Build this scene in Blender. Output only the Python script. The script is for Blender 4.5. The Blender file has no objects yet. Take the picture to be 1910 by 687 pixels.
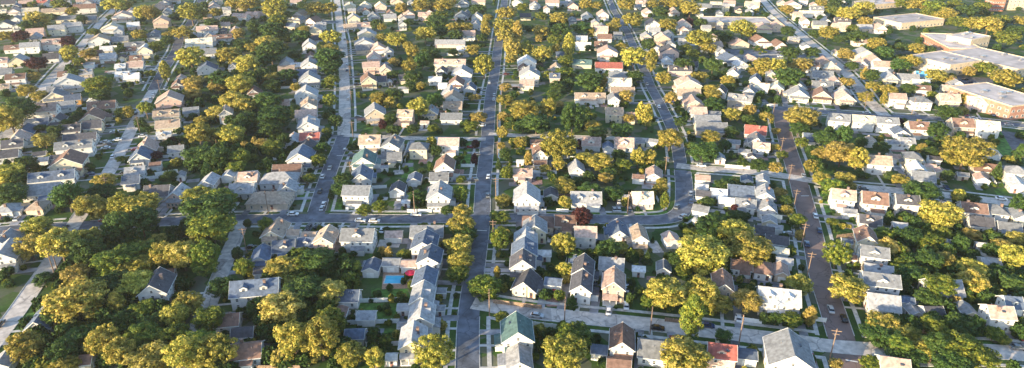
# survey of the place: tiles of the neighbourhood, each with its houses and trees
# house: x y width ridge(g = ridge runs away from viewer, s = ridge across, h = hipped) roof wall storeys
# tree : x y width height colour
SURVEY = {
(0,516):("""330 345 170 g N w 1;30 640 130 g L w 1;620 630 150 s B c 1""",
"""560 170 400 340 Y;180 520 230 260 Y;870 200 140 190 Y;330 20 150 120 G;620 460 260 220 G;470 560 230 220 G;400 300 150 160 G;760 480 210 240 Y;900 560 230 260 Y;480 670 200 100 Y;820 60 280 150 G;900 330 150 150 G"""),
(240,516):("""220 95 200 g D w 2;960 120 330 s N w 2;750 340 160 s B w 1;860 430 150 s D g 1;890 575 210 s B w 1""",
"""520 500 240 220 M;540 640 220 200 Y;200 350 200 180 G;60 60 270 230 Y;110 250 200 170 M;100 450 260 240 M;480 190 230 170 Y;340 290 200 210 Y;560 320 230 210 M;420 560 250 260 Y;640 560 270 280 Y;150 620 320 180 O;330 440 230 220 M;700 80 210 150 G"""),
(480,516):("""690 160 150 s N w 1;625 265 90 g B w 1;820 300 130 s L w 1;735 440 140 s N g 1""",
"""180 230 310 250 O;260 460 250 320 Y;470 450 270 320 Y;550 330 230 240 M;560 110 220 200 O;350 100 290 200 G;700 580 220 210 Y;880 610 150 190 Y;160 20 130 80 Y"""),
(720,516):("""300 50 170 g N w 2;280 175 200 g L w 2;250 305 200 g L w 2;200 490 190 g L c 2;410 110 70 s G g 1;385 240 70 s L g 1;50 605 60 s W w 1;150 230 100 s L w 1;150 370 90 s G w 1""",
"""360 560 260 280 Y;740 80 260 200 M;870 300 110 80 M;640 60 120 120 M"""),
(960,516):("""20 470 230 g K w 2;30 610 180 g L w 1;785 510 190 g B w 2;780 650 170 s B w 1;650 560 130 s N g 1;90 50 180 g D c 1;290 50 120 s N w 1;500 80 150 g D w 2;740 70 160 g P t 2""",
"""370 570 320 330 Y;450 440 280 230 M;430 180 100 120 G;390 20 80 80 Y;860 170 70 110 G"""),
(1200,516):("""590 80 140 g B t 2;580 590 190 s R p 2;770 590 140 s N w 1;80 560 230 s G w 1""",
"""170 120 320 220 Y;430 110 260 240 Y;370 290 210 360 M;570 200 190 160 Y;40 190 120 120 M;780 180 220 200 O;600 440 130 110 G;310 600 370 230 Y;920 310 110 100 G"""),
(1440,516):("""40 180 280 s W w 2;120 610 320 g G w 2;900 675 190 s P w 1;830 215 220 s L w 1;800 60 240 s G w 2""",
"""200 60 200 150 Y;290 290 110 150 O;570 85 260 230 Y;820 340 220 160 Y;850 430 270 190 G;480 650 100 90 O;700 640 160 130 M;150 320 160 110 M;30 310 120 110 G;150 490 100 70 G"""),
(1670,516):("""60 190 130 s N w 1;140 250 100 g L w 1;340 100 230 s L w 1;250 260 150 s D g 1;540 260 120 g G c 1;750 300 185 s P w 2;880 230 110 s N w 2;950 290 90 s T w 1""",
"""150 570 200 150 G;420 610 200 150 G;40 500 150 130 M;340 60 220 130 M;580 35 230 90 Y;250 160 200 170 G;120 440 210 170 Y;210 540 160 150 Y;60 600 240 170 G;290 360 190 160 M;480 370 210 160 G;600 370 100 90 Y;450 190 90 110 O;480 530 320 240 M;640 600 250 210 M;740 420 120 120 M;430 650 280 120 G;930 340 90 90 G;890 500 120 90 M;890 50 190 110 G;300 500 150 190 G"""),
(0,344):("""330 60 240 s L w 1;345 105 80 s N w 1;290 170 120 h T c 1;60 190 120 h L w 1;100 370 110 s B t 1;50 440 150 g L w 1;60 540 180 g L w 2""",
"""550 180 220 190 Y;500 80 230 220 G;740 180 170 170 O;900 150 160 190 Y;280 310 210 150 Y;440 440 290 280 Y;220 460 190 190 O;650 390 190 160 Y;660 490 240 240 G;850 560 290 220 M;920 620 140 150 Y;750 60 200 150 G;880 300 230 240 G;560 665 200 80 O;70 70 230 120 G;10 20 110 60 Y"""),
(240,344):("""230 70 170 s D g 1;375 90 130 g L p 1;860 50 170 s L w 1;290 655 100 s B w 1""",
"""80 150 280 220 Y;90 270 250 220 G;520 90 230 160 Y;690 110 220 190 M;600 190 380 120 G;620 320 330 240 M;200 430 170 110 Y;250 520 180 210 Y;400 520 230 230 O;560 520 200 230 M;80 600 200 160 Y;100 500 230 160 M;600 600 200 150 M;810 515 85 110 G;885 290 60 70 G;860 610 140 150 M"""),
(480,344):("""100 110 320 h T t 1;230 40 130 g L w 1;750 80 190 s G w 2;150 360 170 g T c 1;265 370 100 s T w 1;390 385 100 s T w 1;360 450 130 s N w 1;515 420 150 g T p 2;760 410 230 s G w 2;200 480 190 s N w 1;60 540 150 g N w 1;860 620 120 g N w 1;40 650 110 s D g 1""",
"""180 620 230 130 Y;310 600 170 160 M;450 560 250 180 G;720 610 120 110 M;930 500 60 80 O;640 30 170 110 G;520 70 50 80 G;800 190 120 60 M;920 160 130 90 M;60 300 110 130 M"""),
(720,344):("""90 40 110 g D w 1;400 90 170 g L w 2;60 380 120 s P w 1;310 365 230 s G t 1;290 470 180 g N w 2;330 560 170 g N w 2;50 590 130 s G w 1;170 600 120 s P w 1;150 130 50 s W w 1""",
"""570 200 150 110 Y;560 300 220 160 Y;620 370 180 120 G;540 450 210 180 Y;620 570 190 170 Y;600 665 180 80 M;850 250 150 110 M;850 400 150 190 M;885 375 90 100 Y;870 120 110 110 O;285 305 60 40 M;130 520 100 70 M;20 510 70 100 O;460 190 100 60 G;240 90 150 120 G;560 70 110 110 M;830 650 60 90 Y"""),
(960,344):("""90 110 190 g L w 2;270 80 100 g D w 1;530 120 215 s L w 1;930 120 160 s C p 1;845 90 50 s W w 1;180 290 240 h B t 1;150 350 170 g G c 2;90 430 170 g L w 2;80 520 190 g N w 2;60 610 180 g D w 2;525 390 150 s P w 2;770 360 140 g N w 1;450 580 90 g N w 1;720 610 170 s L w 1;925 400 110 g T w 2;210 520 100 s W w 1;925 635 90 s W w 1;510 650 150 g D w 2;370 280 150 s B t 1""",
"""380 20 150 50 Y;375 130 100 110 Y;355 440 180 180 Y;370 630 120 120 Y;500 240 160 150 R;560 40 170 80 G;740 60 150 120 G;700 480 190 150 G;790 470 120 100 Y;930 510 70 70 Y;450 530 140 110 G"""),
(1200,344):("""430 25 90 s W w 1;440 80 110 s D w 1;430 190 110 s G w 1;410 270 60 s L w 1;560 80 120 s W w 1;720 70 190 s N w 1;760 160 140 s G w 1;890 100 130 g L w 2;920 190 130 g L w 1;210 410 115 g P w 1;940 270 100 g L c 1;900 370 130 s D c 1;740 620 150 s B w 1;150 620 100 g G w 1;900 640 170 h B w 1;620 130 110 s W w 1""",
"""440 510 370 280 Y;680 350 260 190 Y;800 480 320 230 Y;500 310 240 190 G;350 360 110 90 M;480 130 110 60 G;160 140 80 180 M;130 30 110 70 Y;600 10 150 60 G;70 410 36 130 G;560 620 140 120 Y;430 630 130 110 Y;250 560 130 140 G;30 540 90 110 G;670 560 140 100 M;700 230 120 60 G;300 640 120 80 M;680 175 55 65 R"""),
(1440,344):("""520 110 155 s P w 2;750 140 165 s B w 2;720 280 140 s D w 1;680 420 150 g B c 2;740 545 190 s G w 2;780 640 180 s L t 1;570 430 80 s N w 1;600 550 80 s B w 1;20 240 90 s C w 1;20 320 100 s L w 1;30 420 150 s D w 1;60 500 110 s C w 1;90 580 110 s L w 1;40 645 130 g P t 1;575 210 90 s L w 1""",
"""100 120 120 90 G;110 190 100 80 Y;60 60 110 80 O;220 270 130 110 M;490 510 170 200 M;410 500 80 100 O;240 380 70 90 O;460 20 190 70 M;590 20 80 90 Y;860 470 190 120 O;850 540 100 100 G;840 370 150 90 M;870 250 80 110 G;170 290 80 90 G;450 280 90 50 M;930 640 110 110 M"""),
(1670,344):("""570 210 165 s B w 2;620 300 150 s D w 1;780 220 180 h G w 2;880 260 100 g G c 2;830 325 140 s G w 1;70 150 150 s D w 2;30 310 90 s L w 1;440 450 100 s G w 1;700 580 120 s L w 1;640 450 60 s W w 1;900 10 110 g W w 1""",
"""330 210 290 190 Y;440 260 110 100 O;470 80 100 110 Y;570 110 120 60 G;200 60 260 100 G;100 380 190 160 G;360 370 120 110 M;270 420 160 140 M;570 370 130 100 O;40 490 120 100 O;200 450 80 80 M;370 550 130 120 O;570 630 210 150 Y;800 460 160 110 O;900 400 140 120 O;880 530 190 190 Y;925 160 140 190 G;250 560 190 170 G;490 440 120 140 G;80 590 140 120 M;120 660 190 80 G;770 650 130 90 G"""),
(0,172):("""420 40 160 g G w 1;550 60 100 s N o 1;330 150 190 s P w 2;700 60 70 g W w 1;770 120 180 s B c 1;700 200 160 g B c 1;690 265 130 s D w 1;560 290 120 s D w 1;610 355 210 s D w 1;560 430 240 s G w 2;520 540 220 g B c 2;410 640 290 s N w 1;290 240 150 s N g 1;200 300 120 g N w 1;140 360 120 g P w 1;110 400 130 s D w 1;60 480 150 s D w 1;440 220 90 g D w 1;300 470 80 s D w 1;335 510 100 s N w 1;425 490 90 s D w 1;270 630 100 s B w 1;500 110 110 s G w 1""",
"""70 200 180 230 Y;130 130 240 200 G;270 30 110 90 Y;330 350 160 120 O;500 230 90 80 G;420 280 120 80 G;580 180 80 80 G;200 540 150 140 G;60 600 210 170 Y;130 640 140 120 G;360 570 90 80 G;750 20 130 80 G;870 300 40 60 G;850 510 80 60 M;720 672 170 40 Y;300 270 90 50 G;40 370 90 70 M;910 150 100 60 M"""),
(240,172):("""310 75 180 g P p 2;290 190 170 s T c 2;300 260 160 s T w 1;180 360 90 s N w 1;250 340 110 s W w 1;140 430 140 g P t 1;95 490 140 g N w 1;60 600 130 s L w 1;360 440 100 s G w 1;30 675 110 s N w 1;390 620 60 g L w 1;750 620 100 g L w 1;610 675 110 g L w 1;900 650 130 s P w 1;470 150 100 s W w 1;200 550 80 s L w 1""",
"""40 140 80 100 Y;125 120 100 120 M;85 230 80 100 G;480 10 120 60 O;650 150 140 120 O;520 300 190 190 Y;640 310 120 120 Y;760 310 200 130 Y;770 60 180 110 Y;870 100 160 110 Y;860 220 140 150 G;940 380 60 100 O;520 470 220 160 G;660 480 190 170 G;830 480 150 140 M;580 570 110 120 G;800 560 140 80 M;310 620 110 90 G;320 360 60 80 R;210 470 90 60 R;870 390 70 60 O;540 210 100 80 Y;330 20 120 60 G"""),
(480,172):("""370 30 160 g L w 2;385 110 120 g T w 2;370 180 150 s P w 1;385 260 150 g L w 2;385 350 150 s R w 1;370 420 130 g D w 1;330 500 180 g N w 2;280 360 100 g L w 1;230 590 200 s B t 1;170 660 270 h L w 1;845 390 150 s T w 2;800 520 170 g K w 1;780 640 150 g N w 1;880 170 150 g L w 2;950 490 80 s G w 1;950 560 50 s G w 1""",
"""80 60 190 120 G;130 180 250 160 G;150 220 110 70 Y;100 270 190 120 G;30 390 100 100 O;110 410 160 130 M;270 130 110 70 G;200 350 90 100 G;540 60 100 110 M;520 170 80 80 G;580 215 95 105 G;530 420 120 120 G;480 500 120 110 M;520 290 80 60 M;700 410 60 60 G;640 650 140 80 G;800 315 50 45 G;910 320 45 55 G;910 40 130 110 Y;935 240 60 80 R;390 640 100 60 M"""),
(720,172):("""500 60 150 g T w 1;500 120 130 s T w 1;490 200 150 s G w 1;150 190 110 s L w 2;290 230 60 s W w 1;250 430 135 h G c 2;470 400 145 s P w 2;50 410 140 g G w 2;50 500 110 s G w 1;440 570 140 g B w 2;400 650 130 s G w 1;215 650 100 g N w 1;480 15 120 g L w 1""",
"""30 80 90 120 Y;240 110 170 150 Y;690 185 120 50 O;640 250 120 70 M;670 40 80 60 O;350 270 90 60 M;50 280 100 70 G;200 270 100 50 G;370 430 90 90 G;690 385 60 75 R;660 500 60 90 R;890 60 120 100 Y;880 180 100 80 O;870 300 80 100 Y;860 400 70 70 O;890 460 90 110 G;840 530 55 100 G;900 600 90 110 M;270 590 80 60 G;520 510 70 50 G;560 650 80 60 M;20 410 60 80 M;940 230 60 90 G;60 20 150 60 G;370 60 110 120 G;40 190 110 90 G"""),
(960,172):("""800 20 170 s T w 2;740 170 120 s T w 2;560 45 220 s W w 1;890 190 100 s P w 1;160 380 80 s B b 1;570 390 130 s P w 1;810 400 135 s L w 1;945 370 70 s L w 1;700 410 80 g N w 1;190 470 110 g L w 2;60 620 130 s P p 1;190 540 90 s B t 1;460 580 110 g L w 1;930 640 90 s B w 1;40 520 50 s W w 1""",
"""250 110 120 160 Y;80 130 220 140 Y;160 230 210 110 G;430 190 160 230 G;570 180 90 70 M;580 250 120 80 Y;830 30 100 110 O;850 190 90 70 O;940 140 80 140 Y;330 390 230 230 Y;330 530 100 110 Y;520 490 140 90 Y;640 520 190 120 Y;800 540 140 110 M;920 480 110 150 Y;100 490 70 120 O;40 370 90 90 Y;230 570 90 70 Y;620 300 150 70 G;660 360 50 70 G;800 280 160 70 G;110 370 40 80 G;480 390 50 80 R;550 630 100 90 G;680 640 120 80 O;370 680 150 40 Y;470 660 100 60 G;60 250 120 100 G;300 20 110 80 G;780 470 130 60 G;700 600 130 60 G;330 90 80 60 O"""),
(1200,172):("""330 25 170 s T w 1;370 90 140 g P w 1;400 160 120 s P w 1;470 215 180 s G w 1;500 280 220 s G w 1;530 165 80 s G w 1;720 70 165 s L w 2;830 310 145 s R p 1;670 380 90 s G w 1;875 420 110 s P w 1;810 480 60 g W w 1;840 370 120 g G w 1;750 450 80 s G w 1;570 490 70 g L w 1;70 620 120 g P w 1;440 650 100 s P w 1;770 650 80 g N w 1;890 660 90 g L w 1;60 370 80 s L w 1""",
"""30 170 100 170 Y;200 340 180 170 Y;350 400 90 80 M;170 40 90 110 O;450 440 220 170 G;500 330 140 70 Y;530 90 150 90 G;660 160 130 90 Y;790 130 90 100 O;910 180 90 80 Y;660 290 110 80 G;40 480 110 130 Y;140 540 100 80 G;280 220 100 70 G;780 200 100 60 G;930 420 40 80 Y;860 550 130 50 G;740 530 90 45 G;520 20 120 40 Y;850 60 60 70 G;140 670 90 40 Y"""),
(1440,172):("""190 25 150 g L w 1;370 30 140 g L w 1;530 50 140 g P c 1;920 60 115 s P w 2;490 220 140 s L w 2;670 230 145 s C w 2;850 250 150 s G w 2;910 380 90 s G w 1;730 370 80 g L w 1;780 540 165 s T w 2;290 350 110 s N w 1;910 490 90 s P w 1""",
"""220 180 230 160 O;200 270 140 90 G;390 340 150 110 G;540 310 100 140 G;200 370 100 90 M;240 540 100 110 Y;520 450 250 160 O;640 490 140 180 Y;350 460 110 80 O;370 640 140 110 Y;540 640 140 110 Y;340 560 100 100 G;820 410 130 80 G;670 370 80 80 G;30 410 70 60 Y;20 560 90 90 O;100 470 90 60 M;50 290 70 50 O;700 30 110 70 Y;840 40 60 100 Y;930 660 80 60 Y;640 610 100 80 G;880 620 90 70 G;20 200 40 80 Y"""),
(1670,172):("""180 80 140 h G w 2;390 70 130 s P w 2;600 90 130 s C w 2;150 280 140 s B w 2;490 265 150 s B w 2;660 280 155 s C w 2;30 300 110 g N w 1;120 500 130 h G w 2;160 590 120 g W w 1;290 500 80 s D w 1;250 560 80 s P w 1;330 590 70 g P w 1;660 580 160 s B t 1;640 645 90 g P w 1;730 460 80 g W w 1;890 610 150 h L w 2;60 380 110 s L w 1;190 645 150 s G w 1;500 620 70 s G w 1""",
"""530 430 340 220 Y;320 290 130 130 G;200 420 80 90 O;500 50 80 90 Y;390 150 160 70 G;490 140 100 60 Y;280 20 80 70 M;930 450 80 140 G;770 570 80 120 G;40 650 120 80 Y;390 620 90 90 G;260 440 120 80 G;25 220 60 60 R"""),
(0,0):("""50 200 110 g W w 2;110 95 100 g L w 1;230 90 110 s C w 1;410 90 160 s T c 1;640 70 145 s B w 2;630 10 100 s P w 1;270 250 110 s P w 2;430 230 105 s L w 2;545 210 120 s L w 2;390 340 125 s P w 2;240 360 130 s L w 2;110 370 110 s L w 1;140 460 120 g L c 1;390 440 100 s D w 1;750 310 150 g T w 2;920 130 150 g P w 2;840 220 150 g C w 1;900 310 110 s G w 1;690 420 140 s B t 1;820 440 110 s L w 1;910 430 60 g W w 1;130 600 125 s B w 2;500 570 100 s B w 1;520 630 190 g L w 2;500 150 130 s G w 1;680 150 90 s G w 1;800 380 80 s W w 1;920 510 80 s W w 1;340 20 100 s R t 1;20 470 90 s L w 1;920 570 90 s W w 1;20 100 80 s C w 1;30 660 80 s T w 1;200 30 90 s L w 1;480 30 80 s L w 1;70 30 90 s L w 1""",
"""280 150 190 130 Y;230 190 140 70 G;40 270 110 90 Y;155 270 110 100 R;380 130 80 70 G;270 470 140 90 R;520 400 110 150 Y;510 310 90 90 R;250 570 90 80 O;850 30 150 80 Y;930 30 100 70 Y;540 80 80 60 Y;610 140 70 60 G;600 540 120 80 G;730 630 190 120 M;900 370 70 60 G;700 240 80 50 M;240 665 130 50 Y;450 30 110 40 M;240 30 60 40 M;660 400 110 90 O;20 130 90 50 G;830 130 60 50 G;40 620 60 50 G;590 460 80 80 M"""),
(240,0):("""20 100 90 g P w 1;250 170 110 g P w 2;240 50 80 g L w 1;340 10 80 s L w 1;640 60 80 g P w 1;570 140 100 s T w 1;700 150 100 s T w 1;840 130 120 s P w 1;940 110 100 s P w 1;590 235 170 s L w 2;530 330 180 s C w 2;610 310 80 s G w 1;700 290 130 s B w 1;800 240 90 g P w 1;50 350 130 s G w 1;130 390 110 g W w 2;180 280 100 s W w 1;40 200 80 s W w 1;40 500 120 s P w 1;30 590 100 s W w 1;390 590 70 g P w 1;600 400 110 s G w 1;590 520 140 g N w 1;370 640 80 g B w 1;60 450 80 s L w 1""",
"""100 90 110 110 Y;170 90 110 120 O;420 90 250 130 Y;540 100 80 90 Y;650 90 90 60 Y;390 240 130 100 Y;300 260 80 60 Y;290 300 80 80 G;80 260 100 90 Y;210 350 100 100 M;460 420 180 170 Y;270 520 90 140 Y;160 550 80 60 M;480 620 140 130 O;660 640 120 100 O;790 30 120 60 Y;900 30 140 70 Y;560 40 60 70 G;620 170 100 50 G;820 250 90 90 O;930 200 90 120 G;740 410 170 150 Y;880 470 170 160 Y;830 620 190 120 Y;920 350 100 80 Y;740 150 90 50 G;700 590 190 110 G;850 330 120 70 G;900 580 110 120 M;340 130 80 60 G;780 150 60 60 O"""),
(480,0):("""20 110 110 s P c 1;320 120 90 g T w 1;250 200 100 s N w 1;420 170 90 g L w 2;430 230 100 g L w 1;410 300 90 s D w 1;390 350 100 g L w 2;400 430 70 g W w 1;220 480 100 g L w 1;380 500 130 g L w 2;370 560 140 s N w 1;390 610 150 g G w 2;330 645 80 s L w 1;700 60 90 g C w 2;810 50 85 g C w 1;920 60 85 g C w 2;720 150 90 g L w 2;790 200 110 s P w 1;870 130 90 g G w 1;700 210 100 s L w 1;820 270 140 g L w 2;800 330 150 g L w 1;800 375 110 s G t 1;890 370 130 g P w 1;870 440 100 g P w 1;850 510 120 s P p 2;860 610 140 g B w 2;920 610 110 s D w 1;290 20 80 s L w 1;220 520 110 s W w 1;300 500 80 s W w 1""",
"""130 60 220 130 Y;10 30 70 60 O;150 150 130 60 M;430 60 130 100 Y;530 60 120 100 Y;340 40 80 70 G;210 110 90 70 G;550 280 140 130 Y;540 370 130 80 Y;540 430 220 110 G;550 510 140 90 G;560 600 110 100 M;350 220 80 60 Y;330 270 130 110 G;200 270 110 70 M;70 320 150 80 Y;100 380 220 120 G;110 230 210 100 G;40 450 140 100 G;280 410 90 80 G;100 580 110 100 Y;110 630 120 90 G;230 560 140 100 G;280 650 60 70 Y;40 560 110 120 G;480 340 60 80 G;930 200 60 60 Y;930 280 80 70 Y;890 180 80 80 G"""),
(720,0):("""30 140 90 s L w 1;80 20 90 g P c 1;170 110 80 g P w 1;290 125 90 s P w 2;20 390 70 g L w 1;580 30 80 g L w 1;690 20 100 s P c 1;565 125 100 g L w 1;680 130 80 g L w 1;675 200 80 g L w 1;620 270 90 s P w 2;480 330 220 s L w 1;570 380 80 s W w 1;480 490 225 s P c 2;570 550 150 g L w 1;520 630 120 g B w 1;370 605 90 s W w 1;140 590 80 s D w 1;5 610 50 g W w 1;130 665 70 s L w 1;430 640 70 s W w 1;600 600 70 s L w 1""",
"""80 290 150 120 Y;290 250 150 120 Y;200 380 100 110 Y;170 490 100 110 Y;60 460 80 70 O;510 200 100 70 Y;600 200 90 80 Y;430 40 130 70 Y;260 40 130 80 Y;370 40 110 60 Y;110 60 80 90 O;490 20 70 60 O;400 120 120 60 M;380 160 150 80 G;165 340 70 70 Y;740 200 80 130 Y;760 130 70 60 Y;650 370 100 90 Y;730 480 140 170 Y;870 190 170 100 Y;860 270 130 100 O;940 350 120 170 O;900 100 140 60 Y;270 440 110 120 G;200 570 130 110 G;55 560 100 80 G;400 230 120 70 G;330 400 140 60 G;500 390 70 40 M;260 640 80 70 Y;520 260 110 60 G;180 640 90 70 G;170 170 80 70 G;720 280 80 70 G;690 70 110 50 G;890 650 90 50 O;930 440 80 70 Y;640 460 60 60 G"""),
(960,0):("""20 30 80 g C w 1;150 50 80 g L w 1;280 30 100 s P w 2;435 50 80 g L w 1;430 160 60 g L w 1;540 130 85 g L w 1;655 120 85 g P w 2;640 240 105 s P w 2;670 290 100 s B w 1;510 350 110 s W w 1;690 400 150 g P w 2;700 510 195 s R w 1;780 640 165 s C w 2;770 575 130 s G w 1;500 480 140 s K w 1;90 480 140 g W w 2;110 570 150 g L w 2;80 130 80 s D w 1;940 30 70 s P w 1;500 300 80 s W w 1;640 350 90 s W w 1;90 640 100 s L w 1""",
"""330 130 125 105 Y;60 50 80 70 M;340 220 140 80 G;200 230 110 100 Y;20 230 80 170 O;390 330 100 170 Y;300 290 110 80 M;70 370 110 120 Y;210 400 140 140 Y;305 360 60 70 Y;380 450 110 50 M;370 540 130 100 M;250 560 90 80 M;560 600 190 140 G;320 640 110 60 G;530 30 80 80 Y;610 40 80 60 Y;830 30 120 80 Y;880 150 135 130 Y;755 160 60 70 Y;740 200 100 50 Y;570 230 50 70 Y;500 210 120 100 G;560 360 70 60 G;800 350 90 80 Y;890 420 190 160 Y;660 600 60 110 Y;400 620 80 80 G;180 290 50 60 O;900 570 120 80 G;750 450 80 40 G;200 120 90 60 M;90 210 60 50 G"""),
(1200,0):("""65 190 100 g L w 2;30 100 80 g P w 1;225 95 80 g P w 1;300 195 100 g P w 2;140 300 110 g P w 2;80 240 80 s L w 1;190 400 140 g L w 2;180 470 80 g W w 1;270 530 160 s L w 1;330 640 180 g P c 2;450 60 110 s G w 1;540 40 80 s C w 1;810 40 100 s P c 1;700 330 140 g P c 1;900 215 140 g P c 1;860 310 120 g L w 1;640 450 160 g N w 1;720 490 80 g W w 1;890 660 100 s C w 1;20 280 80 g L w 1;540 350 80 s P t 1;640 30 80 s P w 1;930 340 60 s W w 1""",
"""350 60 140 100 Y;70 30 90 60 Y;160 20 90 50 Y;250 20 110 60 Y;180 180 130 90 Y;345 165 60 70 R;420 290 190 130 Y;430 170 100 70 G;320 360 80 60 M;370 400 100 60 M;490 360 110 80 Y;740 210 180 140 Y;420 575 120 60 Y;630 600 110 90 Y;520 480 140 90 G;590 550 80 60 G;30 440 90 160 Y;150 580 100 100 Y;900 490 150 140 Y;300 480 140 60 G;520 670 130 40 Y;820 530 80 70 O;40 330 90 90 G;600 270 130 50 G;500 80 60 50 G;640 650 100 50 G;130 90 120 50 G"""),
(1440,0):("""30 200 100 g P w 2;150 40 120 g P w 1;270 110 130 s C w 1;350 190 100 s G w 1;500 210 100 s P c 1;520 165 110 s W w 1;700 215 120 s L w 1;780 220 110 g L w 1;40 340 90 g B w 1;245 345 60 g W w 1;650 320 100 s P w 1;680 420 150 g L w 2;750 460 120 g P w 1;820 500 140 s L w 1;900 590 120 g L w 1;390 470 100 g P w 1;450 510 90 g C w 1;370 575 140 s G w 1;470 620 80 g P w 1;370 650 140 s G w 1;190 650 110 g G w 1;30 660 100 g C w 1;880 30 100 s P w 1;160 300 70 s L w 1;330 80 90 s G w 1;440 390 50 g T c 1""",
"""420 240 130 110 Y;570 100 150 90 Y;690 60 130 120 Y;460 80 90 80 M;370 20 80 50 Y;470 20 100 40 G;780 320 120 90 Y;110 70 90 70 O;30 500 130 140 Y;220 480 150 90 O;120 510 110 80 O;130 570 190 80 G;130 390 140 70 G;120 230 100 70 G;550 400 110 70 O;600 220 80 80 M;640 270 130 50 G;700 160 100 40 O;840 390 130 90 G;560 610 100 60 O;690 550 60 100 O;750 640 100 70 Y;870 670 110 50 Y;740 560 110 100 G;290 250 90 40 G;270 620 60 60 G;600 490 90 50 G;780 90 60 60 G;510 290 90 40 G;300 390 110 40 G"""),
(1670,0):("""60 590 160 s L w 1;180 640 110 s W w 1;200 570 100 s A w 1""",
"""50 20 100 50 Y;160 30 130 60 Y;290 50 140 80 Y;390 100 120 80 Y;440 30 90 60 M;470 160 120 80 Y;580 170 130 90 Y;540 80 130 80 G;650 50 110 90 Y;700 180 160 130 Y;840 280 150 70 Y;780 150 120 80 Y;930 150 90 80 Y;900 230 120 70 G;110 460 140 120 Y;160 360 110 80 Y;40 480 130 90 G;300 560 140 80 O;400 590 100 70 O;670 510 140 70 M;820 580 190 60 Y;550 530 80 80 O;60 350 100 60 G;250 370 90 60 G;250 650 110 50 G;100 660 120 40 G;330 120 90 70 Y;240 90 90 60 Y"""),
}
from math import radians as _r
SUN_AZ = _r(231); SUN_EL = _r(10.5); SUN_S = 4.2; SUN_C = (1.0, .80, .50); SKY_S = .15; EXPO = 1.72; HAZE_D = .00008
import bpy, math, random
import numpy as np
from mathutils import Vector
random.seed(7); rng = np.random.default_rng(7)
S = bpy.context.scene; C = S.collection
R = math.radians; PI = math.pi

# ------------------------------------------------------------------ survey geometry
HCAM = 130.0; PITCH = R(25.0); F = 1245.0
cp, sp = math.cos(PITCH), math.sin(PITCH)
def ray(px, py):
    dx = (px-955)/F; dy = (343.5-py)/F
    return (dx, cp+dy*sp, -sp+dy*cp)
def ground(px, py, z=0.0):
    d = ray(px, py); t = (z-HCAM)/d[2]
    return Vector((d[0]*t, d[1]*t, z))
def depth_of(p):
    return p[1]*cp + (HCAM-p[2])*sp
def project(p):
    Z = depth_of(p); yy = p[1]*sp + (p[2]-HCAM)*cp
    return 955+F*p[0]/Z, 343.5-F*yy/Z

# ------------------------------------------------------------------ materials
def newmat(name):
    m = bpy.data.materials.new(name); m.use_nodes = True
    nt = m.node_tree; b = nt.nodes['Principled BSDF']
    return m, nt, b
def N(nt, t, **k):
    n = nt.nodes.new(t)
    for a, v in k.items():
        if a.startswith('i_'): n.inputs[a[2:].replace('_', ' ')].default_value = v
        else: setattr(n, a, v)
    return n
def L(nt, a, b): nt.links.new(a, b)
def mixc(nt, fac, a, b, blend='MIX'):
    n = nt.nodes.new('ShaderNodeMix'); n.data_type = 'RGBA'; n.blend_type = blend
    for s, v in ((0, fac), (6, a), (7, b)):
        if isinstance(v, bpy.types.NodeSocket): L(nt, v, n.inputs[s])
        elif s == 0: n.inputs[0].default_value = v
        else: n.inputs[s].default_value = tuple(v)+(1,) if len(v) == 3 else v
    return n.outputs[2]
def ramp(nt, src, stops):
    r = nt.nodes.new('ShaderNodeValToRGB'); e = r.color_ramp.elements
    while len(e) < len(stops): e.new(.5)
    for x, (p, c) in zip(e, stops):
        x.position = p; x.color = tuple(c)+(1,) if len(c) == 3 else c
    L(nt, src, r.inputs[0]); return r.outputs[0]
def surf(name, col, var=.12, scale=.6, rough=.85, rnd=.18, lines=None, spec=.3, world=False, metallic=0):
    """painted / mineral surface: blotchy wear plus a small difference from one building to the next"""
    m, nt, b = newmat(name)
    tc = N(nt, 'ShaderNodeTexCoord'); gp = N(nt, 'ShaderNodeNewGeometry')
    src = gp.outputs['Position']
    n1 = N(nt, 'ShaderNodeTexNoise'); n1.inputs['Scale'].default_value = scale; n1.inputs['Detail'].default_value = 6
    L(nt, src, n1.inputs['Vector'])
    c0 = tuple(max(0, x*(1-var*2)) for x in col); c1 = tuple(min(.95, x*(1+var*1.6)) for x in col)
    o = ramp(nt, n1.outputs[0], [(.32, c0), (.68, c1)])
    if rnd:
        oi = N(nt, 'ShaderNodeObjectInfo')
        hs = N(nt, 'ShaderNodeHueSaturation')
        mr = N(nt, 'ShaderNodeMapRange'); mr.inputs[3].default_value = 1-rnd; mr.inputs[4].default_value = 1+rnd
        L(nt, oi.outputs['Random'], mr.inputs[0]); L(nt, mr.outputs[0], hs.inputs['Value']); L(nt, o, hs.inputs['Color']); o = hs.outputs[0]
    if lines:
        w = N(nt, 'ShaderNodeTexWave'); w.wave_type = 'BANDS'; w.bands_direction = lines[0]
        w.inputs['Scale'].default_value = lines[1]; w.inputs['Distortion'].default_value = .6
        L(nt, src, w.inputs['Vector'])
        o = mixc(nt, ramp(nt, w.outputs[1], [(.0, (lines[2],)*3), (.35, (0, 0, 0))]), o, tuple(x*.45 for x in col))
    L(nt, o, b.inputs['Base Color'])
    b.inputs['Roughness'].default_value = rough; b.inputs['Specular IOR Level'].default_value = spec
    b.inputs['Metallic'].default_value = metallic
    return m
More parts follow.
